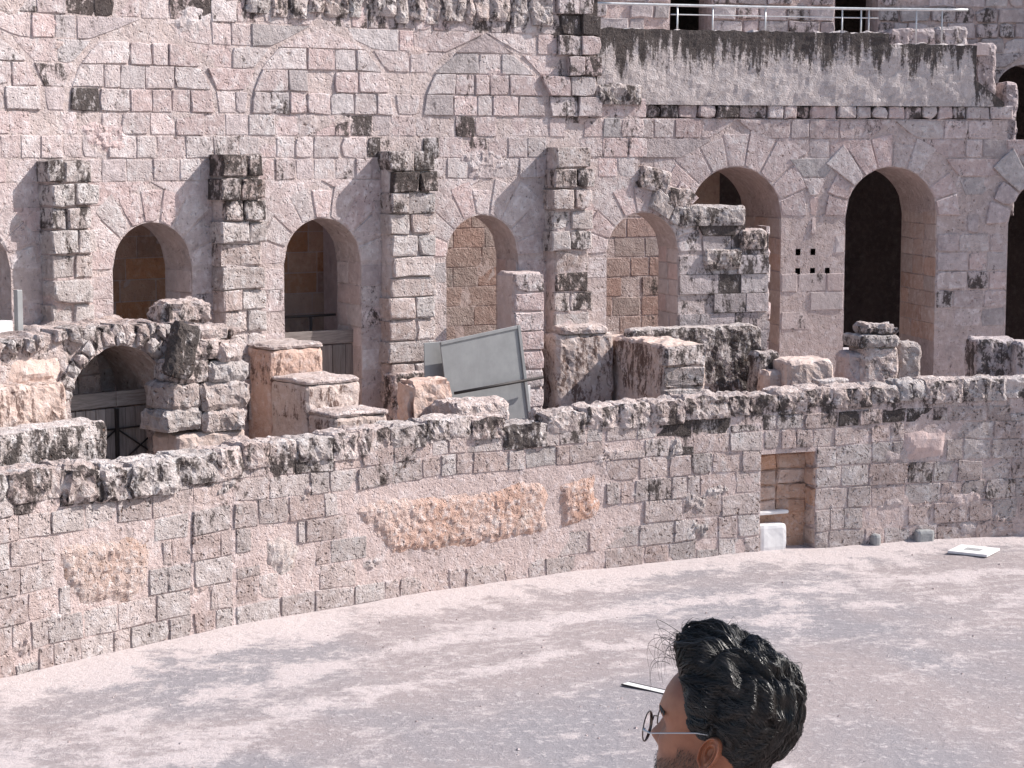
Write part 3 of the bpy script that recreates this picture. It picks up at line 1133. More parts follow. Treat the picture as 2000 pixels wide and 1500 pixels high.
for i in range(34):
    s_c, z_c = re_.uniform(sA(20), sA(1160)), re_.uniform(7.6, 11.2)
    if any(p0 - 0.5 < s_c < p1 + 0.5 and z_c < zt + 0.4 for p0, p1, zt in PIERS) or any(math.hypot(s_c - d.sc, z_c - d.zs) < d.r + 0.5 for d in DOORS):
        continue
    if any(abs(math.hypot(s_c - c_, z_c - zc_) - r_) < 0.45 for c_, zc_, r_ in BL):
        continue
    ru, rv = re_.uniform(0.25, 0.75), re_.uniform(0.15, 0.4)
    poly = [(s_c + ru * math.cos(t) * re_.uniform(0.65, 1.2), z_c + rv * math.sin(t) * re_.uniform(0.65, 1.2)) for t in [2 * math.pi * k / 11 for k in range(11)]]
    rough = re_.random() < 0.5
    patch('eroded_patch' if rough else 'mortar_smear', A, poly, 'ashlar' if rough else 'mortar', arcade, step=0.05, proud=0.022, amp=0.06 if rough else 0.02, freq=6 if rough else 4, slope=0.3, base=-0.02, stain=a_stain(s_c, z_c))
pv = Pile('voussoir', arcade, 'ashlar', 300)
for i, d in enumerate(DOORS):
    voussoirs(A, d, 0.66, 9, pv, rr, proud=(0.0, 0.016), stain=lambda s, z: 0.05 + (0.35 if s > sA(1290, 350) else 0))
pv.flush()
# jamb stones on the lit reveals
for i, d in enumerate(DOORS[1:]):
    a = A.aref - (d.sc + d.r) / R_A
    jm = Turned(Frame(a, R_A), 'left', 0.0)
    zz = 4.3
    while zz < d.zs - 0.1:
        hh = rr.uniform(0.34, 0.5)
        u = -rr.uniform(0.4, 0.6)
        for u0, u1 in ((-0.98, u), (u, -0.03)):
            V, Fc, sm, S = stone_geo(jm, [(u0 + .008, zz + .008), (u1 - .008, zz + .008), (u1 - .008, zz + hh - .008), (u0 + .008, zz + hh - .008)], rr.uniform(0.006, 0.02), ch=0.012, jit=0.008, rnd=0.04, stain=0.0, R=rr)
            link_mesh('jamb_stone', V, Fc, 'smooth_plaster', arcade, S, sm)
        zz += hh

# piers of the arcade: stacked blocks, each its own piece
for pi, (p0, p1, zt) in enumerate(PIERS):
    pr_ = part('pier', arcade, A.P((p0 + p1) / 2, GZ, 0.0))
    fr = Frame(A.aref - (p0 + p1) / 2 / R_A, R_A)
    hw = (p1 - p0) / 2
    rough_box('pier_core', fr, -hw + 0.02, hw - 0.02, -0.1, 0.35, GZ, zt - 0.1, 'mortar', pr_, amp=0.015, step=0.2, stain=0.05)
    z = zt
    n = 0
    while z > 3.4:
        hh = ch * rr.uniform(0.94, 1.06)
        dark = (0.64 if n < 3 else 0.36 if n < 5 else 0.14) * rr.uniform(0.6, 1.2) if pi != 2 else (0.6 if n in (0, 1, 2) else 0.16) * rr.uniform(.6, 1.15)
        if pi == 3 and n < 8: dark = rr.uniform(0.3, 0.62)
        base_out = 0.42 + rr.uniform(-0.05, 0.06) + (0.06 if n < 3 else 0)
        shift = rr.uniform(-0.05, 0.05)
        wide = rr.uniform(-0.03, 0.07)
        cuts = [-hw - wide, hw + wide]
        if rr.random() < 0.72:
            cuts.insert(1, rr.uniform(-0.12, 0.15))
        for x0, x1 in zip(cuts[:-1], cuts[1:]):
            bm = Turned(fr, 'front', 0.0)
            poly = [(x0 + shift + .01, z - hh + .012), (x1 + shift - .01, z - hh + .012), (x1 + shift - .01, z - .006), (x0 + shift + .01, z - .006)]
            V, Fc, sm, S = stone_geo(bm, poly, base_out + rr.uniform(-0.05, 0.03), back=0.0, ch=0.03, jit=0.022, rnd=0.07, stain=dark * rr.uniform(0.6, 1.25), R=rr)
            link_mesh('block', V, Fc, 'rubble', pr_, S, sm)
        z -= hh
        n += 1
# broken ledge of rubble near the top of the wall
s = sA(480, 30)
k = 0
while s < sA(1075, 30):
    L = rr.uniform(0.2, 0.6)
    fr = Frame(A.aref - (s + L / 2) / R_A, R_A)
    rough_box('ledge_block', fr, -L / 2, L / 2, -0.2, 0.07 + rr.uniform(-.03, .05), A.z(700, 34) + rr.uniform(-0.1, 0.1), 12.2, 'rubble', arcade, step=0.08, amp=0.06, roundk=0.06, seed=0.7, stain=lambda x, y, z: 0.42)
    s += L
    k += 1
# overhanging block at the ragged end of the wall
fr = Frame(A.aref - (sA(1160, 180) + sA(1250, 180)) / 2 / R_A, R_A)
rough_box('end_block', fr, -0.56, 0.6, -0.9, 0.12, A.z(1200, 204), A.z(1200, 166) + 0.02, 'rubble', arcade, step=0.13, amp=0.05, roundk=0.08, seed=9, stain=lambda x, y, z: 0.55)
# right-hand sunlit return of the ruined end
ret = Turned(Frame(A.aref - a_s1 / R_A, R_A), 'right', 0.0)
zz = 3.6
while zz < A.z(1480, 452) - 0.2:
    V, Fc, sm, S = stone_geo(ret, [(0.0, zz), (0.95, zz), (0.95, zz + 0.42), (0.0, zz + 0.42)], rr.uniform(0.0, 0.09), ch=0.04, jit=0.03, stain=0.1, R=rr)
    link_mesh('end_stone', V, Fc, 'ashlar', arcade, S, sm)
    zz += 0.44
for l, r_, yt in ((1328, 1458, 406), (1376, 1452, 490), (1446, 1500, 452)):
    f2 = Frame(cyl((l + r_) / 2, yt, R_A - 0.1)[0], R_A)
    hw = (A.s(r_, yt) - A.s(l, yt)) / 2
    zt = A.z((l + r_) / 2, yt)
    rough_box('cap_block', f2, -hw, hw, -0.8, 0.12, zt - 0.4, zt + 0.05, 'rubble', arcade, step=0.14, amp=0.035, roundk=0.08, seed=l, stain=0.52, topstain=-0.1)

for l, r_, yt, yb, rl, st in ((1246, 1306, 328, 372, -0.22, .5), (1300, 1350, 366, 408, -0.12, .55), (1262, 1312, 372, 416, -0.5, .35), (1308, 1345, 400, 440, -0.3, .4)):
    a_, z_ = cyl((l + r_) / 2, yb, R_A - 0.06)
    hw = (A.s(r_, yt) - A.s(l, yt)) / 2
    rough_box('stair_stone', Frame(a_, R_A, z_, roll=rl), -hw, hw, -0.75, 0.1, 0.0, A.z((l + r_) / 2, yt) - z_, 'rubble', arcade, step=0.08, amp=0.03, roundk=0.05, seed=l, stain=st, topstain=-0.1)

# gallery behind the arcade: back wall, and unseen roof strip shaped for its light
GB = Ring(R_B - 0.02, math.radians(52))
gback = thing('gallery_back_wall', 'stone wall with brown shade in its colour seen through the arched doorways of the arcade', 'wall', GB.P(GB.s(600), GZ, 0))
gs0, gs1 = GB.s(-330), GB.s(1130, 300)
ring_core('mortar_core', GB, gs0, gs1, GZ, lambda s: 9.2, [], 0.5, 'smooth_plaster', gback, amp=0.012, stain=lambda s, z: 0.02)
pg = Pile('stone', gback, 'ashlar', 300)
for k in range(9):
    z0 = 3.9 + 0.45 * k
    for poly in course_stones(GB, z0, z0 + 0.45, [((gs0, gs0), (gs1, gs1))], (0.6, 1.1), rr):
        g = 0.01
        c = sum(p[0] for p in poly) / 4
        sp = GB.P(c, z0, 0)
        poly = [(p[0] + (g if p[0] < c else -g), p[1] + (g if p[1] < z0 + .2 else -g)) for p in poly]
        pg.add(stone_geo(GB, poly, rr.uniform(0.004, 0.012), ch=0.006, jit=0.004, rnd=0.02, stain=0.05, R=rr), 'bounce_brown_stone' if GB.aref - c / GB.R > D2R(33.2) else 'shade_tan_stone', area_of(poly))
pg.flush()
ring_slab('unseen_roof_strip', D2R(55), D2R(27.2), R_A + 1.0, R_B - 1.45, 7.9, 8.6, 'bounce_brown_stone', gback)  # unseen slab, cut back to let light onto the back wall
fr = Frame(D2R(55), R_A)
box('unseen_end_wall', fr, -0.2, 0.2, -2.9, -1.0, GZ, 8.6, 'smooth_plaster', gback)
fr = Frame(D2R(33.2), R_A)
box('cross_wall', fr, -0.2, 0.2, -2.9, -1.0, GZ, 8.6, 'smooth_plaster', gback)
# ------------------------------------------------------------------ second wall (B), farther back on the right
B = Ring(R_B, math.radians(30))
b_s0, b_s1 = B.s(1120, 300), B.s(2420, 300)
b_v1 = B.s(2020, 300)
wallb = thing('gallery_wall', 'grey-pink stone wall with two tall arches under a black-streaked plaster band', 'wall', B.P((b_s0 + b_s1) / 2, GZ, -1.0))
OPB = []
for l, r_, yc in ((1345, 1525, 326), (1650, 1828, 326), (1967, 2145, 345)):
    s0, s1 = B.s(l, 520), B.s(r_, 520)
    OPB.append(Opening((s0 + s1) / 2, s1 - s0, B.z((l + r_) / 2, yc), GZ))
zcor = B.z(1500, 232)
zcor1 = B.z(1500, 206)


def b_top(s):
    if s < B.s(1735, 80): return B.z(1450, 61) + 0.05 * noise.noise(Vector((s * 2.5, 1, 1))) + 0.04 * noise.noise(Vector((s * 8, 1, 1)))
    if s < B.s(1906, 100): return B.z(1800, 87) + 0.09 * noise.noise(Vector((s * 3, 1, 1)))
    if s < B.s(1960, 180): return pw([(B.s(1906, 158), B.z(1906, 158)), (B.s(1960, 200), B.z(1960, 200))])(s)
    return zcor1


def b_stain(s, z):
    t = b_top(s)
    n = noise.noise(Vector((s * 2.2, 0, 2)))
    v = 1.0 - (t - z) * 0.72 + 0.5 * n
    if s > B.s(1740, 100): v -= 0.2
    return max(0, v)


def b_stain2(s, z):
    v = 0.05 + 0.2 * noise.noise(Vector((s * 0.8, z * 0.8, 7)))
    if s > B.s(1840, 300): v += 0.14
    return max(0, v)


zlow_top = lambda s: zcor if s < B.s(1968, 250) else B.z(1985, 277)
holes = [B.px(x, y) for x, y in ((1557, 490), (1590, 490), (1557, 524), (1588, 524), (1620, 524))]
bc = ring_core('mortar_core', B, b_s0, b_s1, GZ, zlow_top, OPB, 2.4, 'mortar', wallb, front=-0.012, amp=0.008, holes=holes, stain=b_stain2, breaks=[B.s(1968, 250)])
band = ring_core('plaster_band', B, b_s0, B.s(1983, 220), zcor1, b_top, [], 2.44, 'drip_plaster', wallb, amp=0.03, stain=b_stain, breaks=[B.s(1735, 80), B.s(1906, 100), B.s(1960, 180)], front=0.06, step=0.1, zstep=0.1, back_amp=0.12)
rr = random.Random(31)
s = b_s0
while s < B.s(1975, 220):
    L = rr.uniform(0.3, 0.75)
    poly = [(s + .008, zcor + .01), (s + L - .008, zcor + .01), (s + L - .008, zcor1 + .01), (s + .008, zcor1 + .01)]
    V, Fc, sm, S = stone_geo(B, poly, rr.uniform(-0.02, 0.06), back=-0.3, ch=0.03, jit=0.02, rnd=0.1, stain=0.6 if rr.random() < 0.42 else 0.1, R=rr)
    link_mesh('cornice_stone', V, Fc, 'ashlar', wallb, S, sm)
    s += L
pileB = Pile('stone', wallb, 'ashlar', 300)
chb = 0.47
vdb = 0.78
for k in range(12):
    z1 = zcor - 0.01 - k * chb
    z0 = z1 - chb
    if z1 < 4.0:
        break
    spans = [((b_s0, b_s0), (b_s1, b_s1))]
    for d in OPB:
        if z0 < d.zs + d.r + vdb:
            if z1 > d.zs:
                e0, e1 = circ(d.r + vdb, z0 - d.zs), circ(d.r + vdb, z1 - d.zs)
                spans = cut_span(spans, d.sc - e0, d.sc - e1, d.sc + e0, d.sc + e1)
            else:
                spans = cut_span(spans, d.sc - d.r - .01, d.sc - d.r - .01, d.sc + d.r + .01, d.sc + d.r + .01)
    for poly in course_stones(B, z0, z1, spans, (0.42, 0.85), rr):
        n = len(poly)
        c = (sum(p[0] for p in poly) / n, sum(p[1] for p in poly) / n)
        if c[1] > zlow_top(c[0]) - 0.05:
            continue
        plain = OPB[0].sc + OPB[0].r - 0.1 < c[0] < OPB[1].sc - OPB[1].r + 0.1 and c[1] < 7.4 or c[0] < B.s(1345, 500) and c[1] < 7.6
        if any(abs(c[0] - h[0]) < 0.55 and abs(c[1] - h[1]) < 0.3 for h in holes):
            continue
        if rr.random() < 0.12:
            continue
        g = 0.012
        poly = [(p[0] + (g if p[0] < c[0] else -g), p[1] + (g if p[1] < c[1] else -g)) for p in poly]
        st = b_stain2(*c) + (0.33 if rr.random() < 0.12 else 0)
        pileB.add(stone_geo(B, poly, rr.uniform(-0.004, 0.006) if plain else rr.uniform(-0.004, 0.02), ch=0.014, jit=0.008 if plain else 0.014, rnd=0.03 if plain else 0.08, stain=st, R=rr), 'shade_tan_stone' if c[0] < B.s(1345, 500) and c[1] < 7.6 else 'smooth_plaster' if plain else 'grey_ashlar' if rr.random() < 0.25 else None, area_of(poly) * (1 if c[0] < b_v1 else 0.01))
pileB.flush()
pv = Pile('voussoir', wallb, 'ashlar', 300)
voussoirs(B, OPB[0], 0.78, 9, pv, rr, proud=(0.0, 0.014))
voussoirs(B, OPB[1], 0.7, 10, pv, rr, proud=(0.0, 0.04), skip=(7,))
voussoirs(B, OPB[2], 0.7, 9, pv, rr, proud=(0.0, 0.07), mat='grey_ashlar')
pv.flush()
ring_slab('inner_wall', D2R(22.6), D2R(16.4), R_B + 3.9, R_B + 4.2, GZ, 10.8, 'bounce_brown_stone', wallb, n=10)
# stones lining the right-hand reveals, warm bounced light put into their colour
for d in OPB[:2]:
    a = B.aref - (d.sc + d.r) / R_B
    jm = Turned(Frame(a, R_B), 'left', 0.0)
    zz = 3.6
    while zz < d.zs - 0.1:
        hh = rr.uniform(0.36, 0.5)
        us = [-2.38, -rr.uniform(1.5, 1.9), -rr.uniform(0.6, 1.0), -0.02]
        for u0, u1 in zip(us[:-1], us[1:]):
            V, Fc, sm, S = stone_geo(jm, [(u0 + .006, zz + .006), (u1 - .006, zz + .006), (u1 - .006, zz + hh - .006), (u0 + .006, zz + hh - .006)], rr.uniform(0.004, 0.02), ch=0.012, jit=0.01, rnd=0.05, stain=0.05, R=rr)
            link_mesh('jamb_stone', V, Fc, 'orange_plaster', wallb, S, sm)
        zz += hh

# ------------------------------------------------------------------ rear wall (C) with the upper walkway and its railing
c_s0, c_s1 = CW.s(1080, 100), CW.s(2450, 100)
rear = thing('rear_wall', 'shaded grey rear wall with two black doorways behind the walkway railing', 'wall', CW.P((c_s0 + c_s1) / 2, GZ, -0.5))
oc = Opening(CW.s(1998, 200), CW.s(2052, 200) - CW.s(1941, 200), CW.z(1990, 126), 8.6)
ring_core('lower_wall', CW, CW.s(1850, 200), c_s1, GZ, lambda s: 11.2, [oc], 1.0, 'mortar', rear, amp=0.03, stain=lambda s, z: 0.22, zstep=0.3, step=0.2)
opc = []
for l, r_ in ((1310, 1392), (1632, 1716)):
    s0, s1 = CW.s(l, 25), CW.s(r_, 25)
    opc.append(Opening((s0 + s1) / 2, s1 - s0, 13.6, 11.2, flat=True))
ring_core('upper_wall', CW, c_s0, c_s1, 11.2, lambda s: 15.0, opc, 1.0, 'mortar', rear, amp=0.03, stain=lambda s, z: 0.15, zstep=0.3, step=0.2, front=-0.05)
pc = Pile('stone', rear, 'grey_ashlar', 300)
rr = random.Random(41)
for k in range(26):
    z0 = 5.6 + 0.42 * k
    z1 = z0 + 0.42
    if z1 > 12.9:
        break
    left = CW.s(1880, 200) if z1 < 10.9 else c_s0
    spans = [((left, left), (c_s1, c_s1))]
    for d in ([oc] if z1 < 11.3 else opc):
        e0, e1 = (circ(d.r + .02, z0 - d.zs), circ(d.r + .02, z1 - d.zs)) if not d.flat else (d.r, d.r)
        if d.flat or z0 < d.zs + d.r:
            spans = cut_span(spans, d.sc - e0, d.sc - e1, d.sc + e0, d.sc + e1)
    for poly in course_stones(CW, z0, z1, spans, (0.4, 0.95), rr):
        c = (sum(p[0] for p in poly) / len(poly), z0 + .2)
        if rr.random() < 0.08:
            continue
        g = 0.012
        poly = [(p[0] + (g if p[0] < c[0] else -g), p[1] + (g if p[1] < c[1] else -g)) for p in poly]
        pc.add(stone_geo(CW, poly, rr.uniform(-0.02, 0.06), ch=0.03, jit=0.025, rnd=0.13, stain=rr.choice((0.1, 0.2, 0.5)), R=rr), None, area_of(poly) * (1 if c[0] < CW.s(2020, 100) else 0.01))
pc.flush()
ring_slab('walkway_floor', D2R(30), cyl(1893, 80, 44)[0], R_B + 2.46, R_C + 9, 10.85, 11.12, 'smooth_plaster', kind='structure')
# unseen shell added behind the rear wall to keep its doorways black
ring_slab('back_wall', D2R(31), D2R(-8), R_C + 9.0, R_C + 9.4, GZ, 15.4, 'shade_dark_stone', rear)
ring_slab('unseen_roof_slab', D2R(26), D2R(-7), R_C + 0.9, R_C + 9.2, 15.01, 15.4, 'shade_dark_stone', rear)
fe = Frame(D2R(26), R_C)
box('unseen_end_wall', fe, -0.2, 0.2, -9.2, -0.9, GZ, 15.0, 'shade_dark_stone', rear)
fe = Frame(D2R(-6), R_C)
box('unseen_end_wall', fe, -0.2, 0.2, -9.2, -0.9, GZ, 15.0, 'shade_dark_stone', rear)
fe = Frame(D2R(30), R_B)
box('unseen_end_wall', fe, -0.2, 0.2, -15.2, -2.4, GZ, 11.0, 'shade_dark_stone', wallb)  # unseen end walls added to keep light out of the arches
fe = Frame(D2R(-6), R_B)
box('unseen_end_wall', fe, -0.2, 0.2, -15.2, -2.4, GZ, 11.0, 'shade_dark_stone', wallb)
# broken shaded ledge at the foot of the rear wall
for l, r_, yt, yb in ((1738, 1830, 56, 84), (1830, 1892, 52, 84), (1906, 1948, 84, 160), (1962, 1990, 160, 205)):
    R_ = 44.5
    a = cyl((l + r_) / 2, yt, R_)[0]
    hw = (cyl(l, yt, R_)[0] - cyl(r_, yt, R_)[0]) / 2 * R_
    rough_box('ledge_block', Frame(a, R_), -hw, hw, -1.45, 0, cyl(l, yb, R_)[1] - (0.3 if l < 1900 else 3.0), cyl(l, yt, R_)[1], 'grey_ashlar', rear, step=0.2, amp=0.05, roundk=0.1, seed=l, stain=0.4)

rail = thing('walkway_railing', 'grey tubular metal railing along the upper walkway', 'railing', pol(D2R(16), 43.2, 11.12))
RR = 43.2
posts = [1323, 1392, 1495, 1645, 1682, 1697, 1790, 1840]
zr = [cyl(1500, 14, RR)[1], cyl(1500, 32, RR)[1]]
for x in posts:
    a = cyl(x, 30, RR)[0]
    tube('post', [pol(a, RR, 11.1), pol(a, RR, zr[0])], 0.022, 'galvanised', rail)
for zi, (x0, x1, rad) in zip(zr, ((1166, 1890, 0.035), (1310, 1716, 0.016))):
    a0, a1 = cyl(x0, 20, RR)[0], cyl(x1, 20, RR)[0]
    tube('top_rail' if zi == zr[0] else 'middle_rail', [pol(a0 + (a1 - a0) * i / 24, RR, zi) for i in range(25)], rad, 'galvanised', rail)

# ------------------------------------------------------------------ ruins standing between podium and arcade
def fp(l, r_, y, R):
    a0, a1 = cyl(l, y, R)[0], cyl(r_, y, R)[0]
    return Frame((a0 + a1) / 2, R), (a0 - a1) / 2 * R


def pbox(name, l, r_, yt, yb, R, depth, mat, parent=None, stain=0.4, top=0.06, zmin=None, **kw):
    """Rough block whose arena-side face fills these bounds at ring radius R."""
    fr, hw = fp(l, r_, (yt + yb) / 2, R)
    zt = cyl((l + r_) / 2, yt, R)[1]
    zb = cyl((l + r_) / 2, yb, R)[1] if zmin is None else zmin
    kw.setdefault('step', 0.14); kw.setdefault('amp', 0.04); kw.setdefault('roundk', 0.08)
    st = lambda x, y, z: stain
    kw['topstain'] = top
    return rough_box(name, fr, -hw, hw, -depth, 0, zb, zt, mat, parent, stain=st, seed=l * 0.37, **kw)


# rubble arch over the left gateway
RG = Ring(35.2, math.radians(55))
rub = thing('rubble_arch', 'ruined rubble arch over a wooden gateway at the foot of the arcade', 'arch', RG.P(RG.s(230, 760), GZ, -0.5))
og0, og1 = RG.s(137, 800), RG.s(330, 800)
og = Opening((og0 + og1) / 2, og1 - og0, RG.z(225, 676), GZ)
gtop = pw([(RG.s(x, 650), RG.z(x, y)) for x, y in ((-100, 680), (0, 668), (60, 660), (120, 646), (230, 636), (330, 634), (452, 640))])
ring_core('rubble_core', RG, RG.s(-300, 750), RG.s(452, 750), GZ, lambda s: gtop(s) + 0.06 * noise.noise(Vector((s * 5, 0, 0))), [og], 1.76, 'rubble', rub, amp=0.07, step=0.09, zstep=0.1, back_amp=0.1,
          stain=lambda s, z: max(0.0, 0.6 - (gtop(s) - z) * 0.6 + (0.15 if z < 3.9 else 0)))
rr = random.Random(61)
for i in range(15):
    b0 = math.radians(8 + 164 * i / 15); b1 = math.radians(8 + 164 * (i + 0.93) / 15)
    r0, r1 = og.r + 0.02, og.r + rr.uniform(0.28, 0.42)
    poly = [(og.sc - r_ * math.cos(b), og.zs + r_ * math.sin(b)) for r_, b in ((r0, b0), (r0, b1), (r1, b1), (r1, b0))]
    V, Fc, sm, S = stone_geo(RG, poly, rr.uniform(0.05, 0.14), back=-0.1, ch=0.04, jit=0.04, rnd=0.15, stain=0.4, R=rr)
    link_mesh('arch_stone', V, Fc, 'rubble', rub, S, sm)
top_s = RG.s(-20, 650)
while top_s < RG.s(445, 650):
    L = rr.uniform(0.14, 0.34)
    zt = gtop(top_s + L / 2)
    V, Fc, sm, S = stone_geo(RG, [(top_s, zt - rr.uniform(.14, .3)), (top_s + L, zt - rr.uniform(.14, .3)), (top_s + L, zt + rr.uniform(-.02, .07)), (top_s, zt + rr.uniform(-.02, .07))], rr.uniform(0.04, 0.13), back=-0.4, ch=0.04, jit=0.035, rnd=0.15, stain=0.45, R=rr)
    link_mesh('top_stone', V, Fc, 'rubble', rub, S, sm)
    top_s += L * rr.uniform(0.9, 1.3)
patch('plaster_patch', RG, ppx(RG, [(10, 700), (115, 690), (125, 740), (110, 765), (0, 760)]), 'orange_plaster', rub, step=0.06, proud=0.09, amp=0.03, stain=0.15, base=-0.02)
gf, ghw = fp(-60, 134, 800, 34.75)
rough_box('jamb', gf, -ghw, ghw, -0.5, 0, GZ, cyl(60, 752, 34.75)[1], 'orange_plaster', rub, step=0.14, amp=0.05, stain=0.45, seed=4)
tag(pbox('low_wall', -60, 213, 838, 960, 33.9, 0.75, 'rubble', stain=0.6, zmin=GZ, roundk=0.05), 'low dark-faced wall with a pale top in front of the rubble arch', 'wall')
tag(pbox('rubble_stump', 325, 418, 588, 640, 35.6, 0.7, 'rubble', stain=0.5, amp=0.07, roundk=0.14, step=0.1, zmin=RG.z(370, 638)), 'rough rubble stump on top of the ruined arch', 'rubble')

# big-block pier beside the gateway
bp_ = thing('block_pier', 'leaning pier of big worn blocks right of the wooden gateway', 'pier', pol(cyl(405, 800, 34.4)[0], 34.4, GZ))
for l, r_, yt, yb, dep, st in ((322, 400, 800, 842, .9, .1), (400, 486, 798, 842, .9, .1), (330, 398, 748, 800, .85, .25), (398, 492, 744, 799, .9, .12),
                               (345, 410, 700, 748, .8, .5), (410, 488, 705, 745, .8, .2), (372, 432, 655, 702, .7, .45), (430, 478, 668, 706, .7, .35), (385, 452, 636, 662, .7, .4)):
    pbox('block', l, r_, yt, yb, 34.4, dep, 'rubble', bp_, stain=st, amp=0.055, roundk=0.12, step=0.11)
pbox('footing', 345, 482, 842, 900, 34.5, .8, 'orange_plaster', bp_, stain=.1, zmin=GZ)
f_, h_ = fp(332, 384, 700, 34.15)
f_ = Frame(cyl(356, 735, 34.1)[0], 34.15, cyl(356, 738, 34.15)[1], roll=-0.28)
tag(rough_box('fallen_slab', f_, -0.27, 0.27, -0.3, 0, 0, 0.98, 'rubble', None, step=0.1, amp=0.05, roundk=0.1, stain=0.85, seed=3), 'dark slab leaning against the big-block pier', 'slab')

# stepped spur wall
sp = thing('stepped_wall', 'stepped spur wall with orange plastered side and pale flat tops', 'wall', pol(cyl(520, 700, 36)[0], 35.5, GZ))
fs, hs_ = fp(475, 575, 668, 36.85)
hs_ = 0.62
for (y0, y1, zt, yref) in ((-0.1, 1.05, cyl(520, 680, 36.2)[1], 0), (1.05, 2.35, cyl(600, 742, 35.3)[1], 0), (2.35, 3.3, cyl(680, 803, 34.3)[1], 0)):
    rough_box('step', fs, -hs_, hs_, y0, y1 - 0.004, GZ, zt, 'orange_plaster', sp, step=0.14, amp=0.03, roundk=0.05, seed=y0, stain=lambda x, y, z, zt=zt: 0.0 if z < zt - 0.7 else 0.42 if z < zt - 0.05 else 0.05)
    rough_box('cap_stone', fs, -hs_ - 0.005, hs_ + 0.012, y0 - 0.0, y1 + 0.012, zt + 0.002, zt + 0.09, 'rubble', sp, step=0.13, amp=0.03, roundk=0.05, seed=y0 + 9, stain=lambda x, y, z, zt=zt: 0.3 if z < zt + 0.06 else 0.02)

# spur wall and blocks on the right
su = thing('stained_spur_wall', 'broad spur wall with black and orange stained side right of the metal sheet', 'wall', pol(cyl(1300, 720, 35)[0], 35, GZ))
fu, hu = fp(1296, 1378, 720, 34.2)
zt = cyl(1335, 672, 34.2)[1]
rough_box('wall_core', fu, -hu, hu, -2.7, 0, GZ, zt, 'orange_plaster', su, step=0.12, amp=0.05, roundk=0.07, seed=8, stain=lambda x, y, z: (0.06 if z > zt - 0.04 else 0.62 - (zt - z) * 0.25 + 0.5 * noise.noise(Vector((y * 1.5, z * 1.5, 3)))))
fq = Turned(fu, 'front', 0.0)
for z0, z1 in ((zt - 0.46, zt - 0.03), (zt - 0.92, zt - 0.48), (zt - 1.36, zt - 0.94)):
    V, Fc, sm, S = stone_geo(fq, [(-hu, z0), (hu, z0), (hu, z1), (-hu, z1)], 0.06, back=-0.2, ch=0.05, jit=0.04, stain=rr.uniform(.35, .6), R=rr)
    link_mesh('block', V, Fc, 'rubble', su, S, sm)
pbox('slab', 1098, 1190, 636, 652, 36.2, 0.9, 'rubble', su, stain=0.3, top=0.0, roundk=0.06)
pbox('root', 1088, 1200, 652, 820, 36.22, 0.9, 'orange_plaster', su, stain=0.45, zmin=GZ)
tag(pbox('cross_wall', 1236, 1488, 640, 800, 36.0, 0.55, 'rubble', stain=0.62, zmin=GZ, roundk=0.07, amp=0.05, step=0.11), 'dark streaked cross wall with pale ragged top behind the spur wall', 'wall')
tag(pbox('stone_block', 1478, 1524, 688, 800, 35.4, 0.5, 'rubble', stain=0.55, zmin=GZ), 'small dark square block at the end of the streaked cross wall', 'block')
tag(pbox('stone_block', 1496, 1536, 724, 800, 34.9, 0.5, 'orange_plaster', stain=0.3, zmin=GZ), 'lowest orange block with white top between the dark and the broad block', 'block')
tag(pbox('stone_block', 1540, 1630, 704, 800, 34.6, 1.0, 'orange_plaster', stain=0.35, top=0.0, zmin=GZ), 'broad low block with flat pale top and dripping stains', 'block')
tag(pbox('flat_stone', 1598, 1660, 741, 748, 33.2, 0.35, 'rubble', stain=0.1, zmin=TOPZ(POD.s(1630, 740)) + 0.01, roundk=0.04), 'thin flat stone lying on the podium coping', 'stone')
stp = thing('column_stump', 'rounded column stump between two square blocks before the black arch', 'column', pol(cyl(1720, 700, 35)[0], 35, GZ))
pbox('shaft', 1684, 1757, 676, 800, 35.0, 0.8, 'rubble', stp, stain=0.35, zmin=GZ, roundk=0.1)
pbox('cap', 1678, 1760, 654, 678, 34.95, 0.9, 'rubble', stp, stain=0.5, roundk=0.07, step=0.09)
pbox('crown', 1692, 1758, 634, 655, 35.0, 0.8, 'rubble', stp, stain=0.5, roundk=0.2, step=0.09, amp=0.06)
pbox('side_block', 1652, 1688, 690, 800, 35.1, 0.6, 'ashlar', stp, stain=0.1, zmin=GZ)
pbox('side_block', 1757, 1800, 668, 800, 35.3, 0.6, 'rubble', stp, stain=0.3, zmin=GZ)
tag(pbox('stone_block', 1908, 1985, 662, 800, 36.2, 0.8, 'grey_ashlar', stain=0.6, zmin=GZ), 'dark stained block standing before the far shaded arch', 'block')
tag(pbox('stone_block', 1988, 2060, 668, 800, 35.8, 0.8, 'grey_ashlar', stain=0.5, zmin=GZ), 'grey block cut off by the right edge of the photo', 'block')
bt = thing('buttress', 'square stone buttress beside the doorway behind the metal sheet', 'buttress', pol(cyl(1032, 700, 36.2)[0], 36.2, GZ))
pbox('core', 1004, 1062, 532, 900, 36.25, 0.85, 'smooth_plaster', bt, stain=0.08, zmin=GZ, amp=0.02)
fq_, hq = fp(1003, 1062, 650, 36.25)
fqt = Turned(fq_, 'front', 0.0)
zz = cyl(1032, 534, 36.25)[1]
n = 0
while zz > 3.2:
    V, Fc, sm, S = stone_geo(fqt, [(-hq, zz - .4), (hq, zz - .4), (hq, zz), (-hq, zz)], 0.04, back=-0.1, ch=0.03, jit=0.02, stain=0.5 if n == 0 else rr.uniform(0, .35), R=rr)
    link_mesh('block', V, Fc, 'ashlar', bt, S, sm)
    zz -= 0.415
    n += 1
tag(pbox('stone_block', 770, 848, 728, 900, 36.3, 0.5, 'rubble', stain=0.6, zmin=GZ), 'dark block at the foot of the middle pier', 'block')
